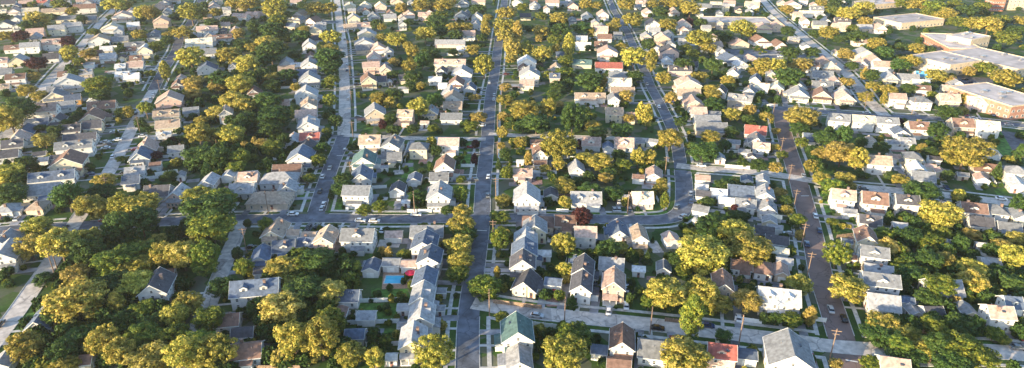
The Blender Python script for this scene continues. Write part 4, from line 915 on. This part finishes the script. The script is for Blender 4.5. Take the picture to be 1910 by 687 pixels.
CM = {}
for k, m_ in CAR.items():
    a = cb.mesh('car_body', m_); fixnormals(a); CM[k] = (a, ct.mesh('car_roof', m_))
CC = cc.mesh('car_cabin', M['carglass']); fixnormals(CC); CW = cw.mesh('car_wheel', [M['tyre'], M['rim']]); CL = cl_.mesh('car_headlight', M['trim'])
PARKED = []
def car(x, y, rz, color, where):
    PARKED.append(Vector((x, y, 0)))
    o = root('parked_car', (x, y, .09), rz); a, t = CM[color]; bd = link('body', a, o); link('cabin_glass', CC, o); link('roof_panel', t, o)
    for sx in (-1, 1):
        for sy in (-1.35, 1.35): link('wheel', CW, o, (sx*.80, sy, .33))
        link('headlight', CL, o, (sx*.6, 2.24, .58))
    px, py = project((x, y, 0)); thing(o, 'car', color+' car parked '+where, px, py, 'parked cars'); return o
CARS = '672,415,w 698,416,w 602,383,w 598,392,s 125,427,b 457,490,b 884,337,g 899,236,w 1135,583,w 1227,618,k 1527,432,b 1262,388,g 673,354,s 592,425,k 621,453,w 621,463,w 636,458,s 745,372,w 713,432,w 1154,378,w 1146,393,s 1154,393,s 1110,531,k 1168,528,g 1168,541,w 1168,573,w 1033,547,r 1506,458,b 219,263,w 200,237,k 196,267,s 1011,383,s 1052,437,b 1038,437,g 649,280,w 605,332,w 615,318,s 920,187,s 1172,252,r 1808,155,b 1822,158,s 1838,162,g 1800,150,k 1852,216,b 1848,205,k 1560,600,k 704,640,s 1280,362,s 1100,203,w 1495,330,s 1764,352,b 10,408,k 1550,572,s 888,290,g 904,330,w 1450,106,w 600,362,k 1000,588,s 1320,612,b 1440,640,w'.split()
CK = dict(w='white', s='silver', b='dark blue', k='black', r='red', g='grey')
for q in CARS:
    a, b_, c = q.split(','); p = ground(float(a), float(b_)); g_, rp, t, ri, rw = nearest_road(p.x, p.y); rz = math.atan2(t[1], t[0])-PI/2
    if g_ < 0:       # on the carriageway: stand by the kerb
        dx, dy = p.x-rp[0], p.y-rp[1]; l = math.hypot(dx, dy) or 1; k = rw-1.1; car(rp[0]+dx/l*k, rp[1]+dy/l*k, rz, CK[c], 'on the street')
    else: car(p.x, p.y, rz+PI/2, CK[c], 'off the street')
rc = random.Random(77)
for nm, num in (('central_avenue', 9), ('long_cross_street', 9), ('left_street', 3), ('left_concrete_street', 5), ('far_left_street', 7), ('upper_left_street', 5), ('reddish_street', 1), ('winding_street', 5), ('pale_cross_street', 4), ('bend_street', 5), ('upper_right_cross_street', 5), ('diagonal_road', 5)):
    pts, wd, _m = ST[nm]; si = list(ST).index(nm)
    for k in range(num):
        j = rc.randrange(3, len(pts)-4); d = (pts[j+1]-pts[j-1]).normalized(); sd = rc.choice((-1, 1)); q = pts[j]+Vector((d.y, -d.x, 0))*sd*(wd/2-1.1); px, py = project(q)
        if road_gap(q.x, q.y, si) < 4 or any((q-c).length < 7 for c in PARKED) or not (0 < px < 1910 and 0 < py < 680): continue
        car(q.x, q.y, math.atan2(d.y, d.x)-PI/2, rc.choice(['white', 'silver', 'black', 'grey', 'dark blue', 'red', 'silver']), 'on the street')
rr = random.Random(5); nc = 0
for i, h in enumerate(HOUSES):
    if 'drive' in h and h['py'] > 60 and rr.random() < .33:
        x, y, a = h['drive']
        if inside(x, y, 1.6) or road_gap(x, y) < 2.5: continue
        car(x, y, a-PI/2, rr.choice(['white', 'silver', 'black', 'grey', 'dark blue', 'white', 'red']), 'on a driveway'); nc += 1
# ------------------------------------------------------------------ utility poles
def pole(px, py, hgt=10.5, d=None):
    p = ground(px, py); g_, rp, t, ri, rw = nearest_road(p.x, p.y); a = math.atan2(t[1], t[0])
    if g_ < 1.0:
        dx, dy = p.x-rp[0], p.y-rp[1]; l = math.hypot(dx, dy) or 1; p = Vector((rp[0]+dx/l*(rw+1.1), rp[1]+dy/l*(rw+1.1), 0))
        if road_gap(p.x, p.y) < .5: p += Vector((t[0], t[1], 0))*6
    px, py = project(p)
    o = root('utility_pole', (p.x, p.y, 0), a); b = MB(); b.tube((0, 0, 0), (0, 0, hgt), .20, .13, 8); link('post', b.mesh('pole_post', M['wood']), o)
    b = MB(); b.box(-.08, .08, -1.4, 1.4, hgt-.9, hgt-.72); b.box(-.07, .07, -1.0, 1.0, hgt-2.0, hgt-1.86)
    co = link('crossarm', b.mesh('crossarm', M['wood']), o)
    for k in (-1.25, -.6, .6, 1.25):
        b = MB(); b.tube((0, k, hgt-.72), (0, k, hgt-.5), .06, .05, 6); link('insulator', b.mesh('insulator', M['tyre']), co)
    if hash((int(px))) % 3 == 0:
        b = MB(); b.tube((.4, 0, hgt-2.9), (.4, 0, hgt-2.0), .25, .25, 10); link('transformer', b.mesh('transformer', M['rim']), o)
    thing(o, 'utility pole', 'wooden utility pole with crossarm', px, py, 'utility poles')
for q in P('1552,668 1516,520 1502,462 1479,395 1470,345 1455,292 1448,225 1378,640 913,590 920,455 925,372 928,300 931,250 936,190 656,340 659,260 657,200 652,150 648,100 641,60 1052,602 1212,625 108,505 92,512 460,470 205,370 262,250 300,178 1612,205 1700,214 1800,220 1240,330 1170,400 770,403 500,400 250,408'):
    pole(*q)
# ------------------------------------------------------------------ fences
def fence(a, c, h=1.7, mat='vinyl'):
    p, q = ground(*a), ground(*c); L_ = (q-p).length; o = root('fence', tuple(p), math.atan2(q.y-p.y, q.x-p.x)); n = max(2, int(L_/2.4)); b = MB()
    b.box(0, L_, -.03, .03, .08, h-.12); b.box(0, L_, -.05, .05, h-.12, h); link('panel', b.mesh('fence_panel', M[mat]), o)
    for i in range(n+1): b = MB(); x = L_*i/n; b.box(x-.07, x+.07, -.08, .08, 0, h+.08); b.box(x-.09, x+.09, -.10, .10, h+.08, h+.13); link('post', b.mesh('fence_post', M[mat]), o)
    px, py = (a[0]+c[0])/2, (a[1]+c[1])/2; thing(o, 'fence', 'white panel fence' if mat == 'vinyl' else 'brown timber fence', px, py)
for s in ['645,606 745,603', '683,647 745,645', '645,566 745,563', '442,327 482,324', '1350,285 1396,287', '1352,313 1398,316', '1246,71 1282,70', '962,396 1018,397', '1038,396 1060,397',
          '936,602 1045,614', '1370,598 1420,605', '48,277 73,273', '1655,281 1686,322', '1652,279 1698,281', '1378,160 1426,160', '631,508 632,545', '290,328 332,322', '592,478 632,478',
          '1078,187 1132,187', '760,397 805,397', '745,318 762,270', '1500,597 1540,602', '1430,200 1450,199', '300,296 345,292', '645,394 650,394', '1560,282 1590,300', '1040,296 1075,298', '860,312 885,312', '1075,73 1130,74']:
    a, c = P(s); fence(a, c)
for s in ['920,566 1010,577', '1240,600 1300,607', '1680,440 1740,440', '540,322 575,345', '1700,620 1780,628', '480,690 560,690', '380,500 395,470', '1560,445 1600,440', '150,120 215,118', '1440,595 1510,604']:
    a, c = P(s); fence(a, c, 1.6, 'woodfence')
rf_ = random.Random(23); nf = 0
for i, h in enumerate(HOUSES):
    if h['small'] or not (70 < h['py'] < 560) or rf_.random() > .36: continue
    g_, rp, t, ri, rw = nearest_road(h['x'], h['y'])
    if g_ > 30: continue
    dx, dy = h['x']-rp[0], h['y']-rp[1]; l = math.hypot(dx, dy); dx /= l; dy /= l; sd = rf_.choice((-1, 1)); off = min(h['W'], h['D'])/2+3.6
    x0, y0 = h['x']-dy*off*sd+dx*2, h['y']+dx*off*sd+dy*2; ln = rf_.uniform(7, 14); ok = True
    for k in range(6):
        x, y = x0+dx*ln*k/5, y0+dy*ln*k/5
        if inside(x, y, .3) or road_gap(x, y) < 4.5: ok = False
    if not ok: continue
    a = project((x0, y0, 0)); c = project((x0+dx*ln, y0+dy*ln, 0)); fence(a, c, 1.6, 'vinyl' if rf_.random() < .75 else 'woodfence'); nf += 1
print('yard fences', nf)
# ------------------------------------------------------------------ pools, parasol
def flatpool(px, py, w, d, rz, name, desc, round_=False, hgt=.0, water='pool'):
    p = ground(px, py, hgt); o = root(name, (p.x, p.y, 0), rz)
    if round_:
        n = 28; b = MB(); k = 0
        ring = [(w/2*math.cos(2*PI*i/n), d/2*math.sin(2*PI*i/n)) for i in range(n)]
        for i in range(n):
            (x0, y0), (x1, y1) = ring[i], ring[(i+1) % n]; f = .93
            b.quad((x0, y0, 0), (x1, y1, 0), (x1, y1, hgt), (x0, y0, hgt)); b.quad((x0, y0, hgt), (x1, y1, hgt), (x1*f, y1*f, hgt), (x0*f, y0*f, hgt)); b.quad((x1*f, y1*f, 0), (x0*f, y0*f, 0), (x0*f, y0*f, hgt), (x1*f, y1*f, hgt))
        link('pool_wall', b.mesh('pool_wall', M['vinyl']), o)
        b = MB(); b.quad(*[(x*.93, y*.93, hgt-.15) for x, y in ring]); link('water', b.mesh('water', M[water]), o)
    else:
        b = MB(); c = .4
        b.box(-w/2, w/2, -d/2, -d/2+c, 0, .14); b.box(-w/2, w/2, d/2-c, d/2, 0, .14); b.box(-w/2, -w/2+c, -d/2+c, d/2-c, 0, .14); b.box(w/2-c, w/2, -d/2+c, d/2-c, 0, .14)
        link('coping', b.mesh('coping', M['walk']), o); b = MB(); b.quad((-w/2+c, -d/2+c, .08), (w/2-c, -d/2+c, .08), (w/2-c, d/2-c, .08), (-w/2+c, d/2-c, .08)); link('water', b.mesh('water', M[water]), o)
    thing(o, 'pool', desc, px, py)
flatpool(739, 522, 8.5, 5.6, 0, 'swimming_pool', 'rectangular turquoise swimming pool on a timber deck beside a red parasol')
flatpool(1875, 548, 6.2, 4.6, .2, 'above_ground_pool', 'oval above ground pool with deep blue cover behind the pink roofed house', True, 1.2, 'cover')
flatpool(1845, 470, 6.0, 4.2, 0, 'above_ground_pool', 'round above ground pool with bright teal water among dark trees', True, 1.2, 'pool')
p = ground(766, 518); o = root('parasol', (p.x, p.y, 0)); b = MB(); b.tube((0, 0, 0), (0, 0, 2.6), .04, .03, 8); link('pole', b.mesh('parasol_pole', M['rim']), o)
b = MB(); n = 8
for i in range(n):
    a0, a1 = 2*PI*i/n, 2*PI*(i+1)/n; b.quad((0, 0, 2.7), (1.9*math.cos(a0), 1.9*math.sin(a0), 2.1), (1.9*math.cos(a1), 1.9*math.sin(a1), 2.1))
    b.quad((1.9*math.cos(a0), 1.9*math.sin(a0), 2.1), (1.9*math.cos(a0), 1.9*math.sin(a0), 1.9), (1.9*math.cos(a1), 1.9*math.sin(a1), 1.9), (1.9*math.cos(a1), 1.9*math.sin(a1), 2.1))
link('canopy', b.mesh('parasol_canopy', M['redcloth']), o); o['label'] = 'open red garden parasol at the right end of the turquoise pool'; o['category'] = 'parasol'

# ------------------------------------------------------------------ labels: look first, then the block it stands in, then its turn from the viewer
def xs(pl, y):
    q = sorted(pl, key=lambda t: t[1])
    for a, c in zip(q, q[1:]):
        if a[1] <= y <= c[1]: return a[0]+(c[0]-a[0])*(y-a[1])/max(1e-6, c[1]-a[1])
    return q[0][0] if y < q[0][1] else q[-1][0]
PLD = {s[0]: s[3] for s in STREETS}
L4 = PLD['far_left_street']+PLD['far_left_asphalt']; L2 = PLD['left_street']+PLD['left_concrete_street']+PLD['lower_left_lane']; L1 = PLD['central_avenue']; L9 = PLD['reddish_street']+[(1405, -20), (1440, 20), (1447, 150)]
def ys(pl, x):
    q = sorted(pl)
    for a, c in zip(q, q[1:]):
        if a[0] <= x <= c[0]: return a[1]+(c[1]-a[1])*(x-a[0])/max(1e-6, c[0]-a[0])
    return q[0][1] if x < q[0][0] else q[-1][1]
def area(px, py):
    r2 = lambda: 'beyond' if py < 130 else 'past'
    if px > xs(L9, py):
        return 'right of the reddish street', ('before the first bend street' if py > 345 and False else ('near the bottom' if py > 500 else ('halfway up' if py > 350 else ('below the upper cross street' if py > ys(PLD['upper_right_cross_street'], px) else 'beyond the upper cross street'))))
    if px > xs(L1, py):
        lx = ys(PLD['long_cross_street'][:11], px) if px < 1275 else 320
        if py > ys(PLD['pale_cross_street'], px): b_ = 'in front of the pale cross street'
        elif py > lx: b_ = 'below the bend street' if px > 1275 else 'between the two lower cross streets'
        elif py > 256: b_ = 'beyond the long cross street'
        elif py > 120: b_ = 'beyond the narrow cross street'
        else: b_ = 'at the top'
        wx = xs(PLD['winding_street'], py) if py < 316 else 1275
        return ('right of the central avenue' if px < wx else 'left of the reddish street'), b_
    if py > 407: b_ = 'in front of the long cross street'
    elif py > 256: b_ = 'just beyond the long cross street'
    elif py > 120: b_ = 'halfway up'
    else: b_ = 'at the top'
    if px > xs(L2, py): return 'left of the central avenue', b_
    if px > xs(L4, py): return 'left of the '+('lower left lane' if py > 407 else 'left street'), b_
    return 'left of the far left street', b_
ORD = 'nearest,second nearest,third nearest,fourth nearest,fifth nearest,sixth nearest,seventh nearest,eighth nearest,ninth nearest,tenth nearest'.split(',')
def ordn(i, n, far):
    base = ['', 'second', 'third', 'fourth', 'fifth', 'sixth', 'seventh', 'eighth', 'ninth', 'tenth', 'eleventh', 'twelfth', 'thirteenth', 'fourteenth', 'fifteenth', 'sixteenth', 'seventeenth', 'eighteenth', 'nineteenth', 'twentieth']
    if i < (n+1)//2 or n-1-i >= len(base): return (base[min(i, 19)]+' nearest').strip()
    return (base[n-1-i]+' farthest').strip()
sets = {}
for T in THINGS:
    o, cat, desc, px, py, grp = T
    if cat in ('pool', 'commercial building'): o['label'] = desc; 
    else:
        if cat == 'utility pole':
            g_ = nearest_road(*ground(px, py).xy); key = (desc, 'beside the '+list(ST)[g_[3]].replace('_', ' '), '')
        else: key = (desc,)+area(px, py)
        sets.setdefault(key, []).append(T)
    if grp: o['group'] = grp
mx = 0
for (desc, a1, a2), lst in sets.items():
    lst.sort(key=lambda T: -T[4]); mx = max(mx, len(lst))
    for i, T in enumerate(lst):
        if len(lst) == 1: s = f'{desc} {a1} {a2}'
        else: s = f'{ordn(i, len(lst), 0)} {desc} {a1} {a2}'
        s = s.replace('in front of', 'before').replace('just beyond', 'beyond').replace('beyond the long cross', 'beyond long cross').replace('far left street', 'far left street').replace('parked on a driveway', 'on driveway').replace('parked off the street', 'on private ground').replace('between the two lower cross streets', 'between two lower cross streets').replace('parked on the street', 'on street')
        s = ' '.join(s.split()); w = s.split()
        if len(w) > 16: w = [t for t in w if t != 'the']
        if len(w) > 16: w = ' '.join(w).replace('garden shed', 'shed').replace('nearest broad', 'nearest').split()
        w = w if len(w) <= 16 else [t for t in w if t != 'two']
        T[0]['label'] = ' '.join(w[:16])
print('label sets', len(sets), 'max', mx, 'things', len(THINGS))

# ------------------------------------------------------------------ air
HAZE = True
if HAZE:
    m = bpy.data.materials.new('evening_haze'); m.use_nodes = True; nt = m.node_tree; nt.nodes.remove(nt.nodes['Principled BSDF'])
    vp = nt.nodes.new('ShaderNodeVolumePrincipled'); vp.inputs['Density'].default_value = HAZE_D; vp.inputs['Color'].default_value = (.93, .92, .96, 1); vp.inputs['Anisotropy'].default_value = .35
    L(nt, vp.outputs[0], nt.nodes['Material Output'].inputs['Volume'])
    b = MB(); b.box(-1500, 1500, -400, 2400, -1, 134); o = link('haze', b.mesh('haze', m)); o['kind'] = 'stuff'; o['label'] = 'thin evening haze lying over the whole suburb'; o['category'] = 'haze'

# ------------------------------------------------------------------ light, camera
w = bpy.data.worlds.new('World'); S.world = w; w.use_nodes = True; nt = w.node_tree
sky = nt.nodes.new('ShaderNodeTexSky'); sky.sky_type = 'NISHITA'; sky.sun_disc = False
SUNV = Vector((math.sin(SUN_AZ)*math.cos(SUN_EL), math.cos(SUN_AZ)*math.cos(SUN_EL), math.sin(SUN_EL)))   # towards the sun
sky.ozone_density = 2.0; sky.dust_density = .8; sky.sun_elevation = SUN_EL; sky.sun_rotation = SUN_AZ
bg = nt.nodes['Background']; bg.inputs['Strength'].default_value = SKY_S; L(nt, sky.outputs[0], bg.inputs['Color'])
ld = bpy.data.lights.new('Sun', 'SUN'); ld.energy = SUN_S; ld.angle = R(.5); ld.color = SUN_C
lo = bpy.data.objects.new('Sun', ld); C.objects.link(lo); lo.rotation_euler = SUNV.to_track_quat('Z', 'Y').to_euler(); lo.location = (0, 0, 300)
cd = bpy.data.cameras.new('Camera'); cam = bpy.data.objects.new('Camera', cd); C.objects.link(cam); cam.location = (0, 0, HCAM); cam.rotation_euler = (PI/2-PITCH, 0, 0)
cd.sensor_width = 36; cd.lens = F/1910*36; cd.clip_end = 9000; cd.clip_start = 1; S.camera = cam
S.view_settings.view_transform = 'Standard'; S.view_settings.look = 'None'; S.view_settings.gamma = 1; S.view_settings.exposure = EXPO
S.render.engine = 'CYCLES'
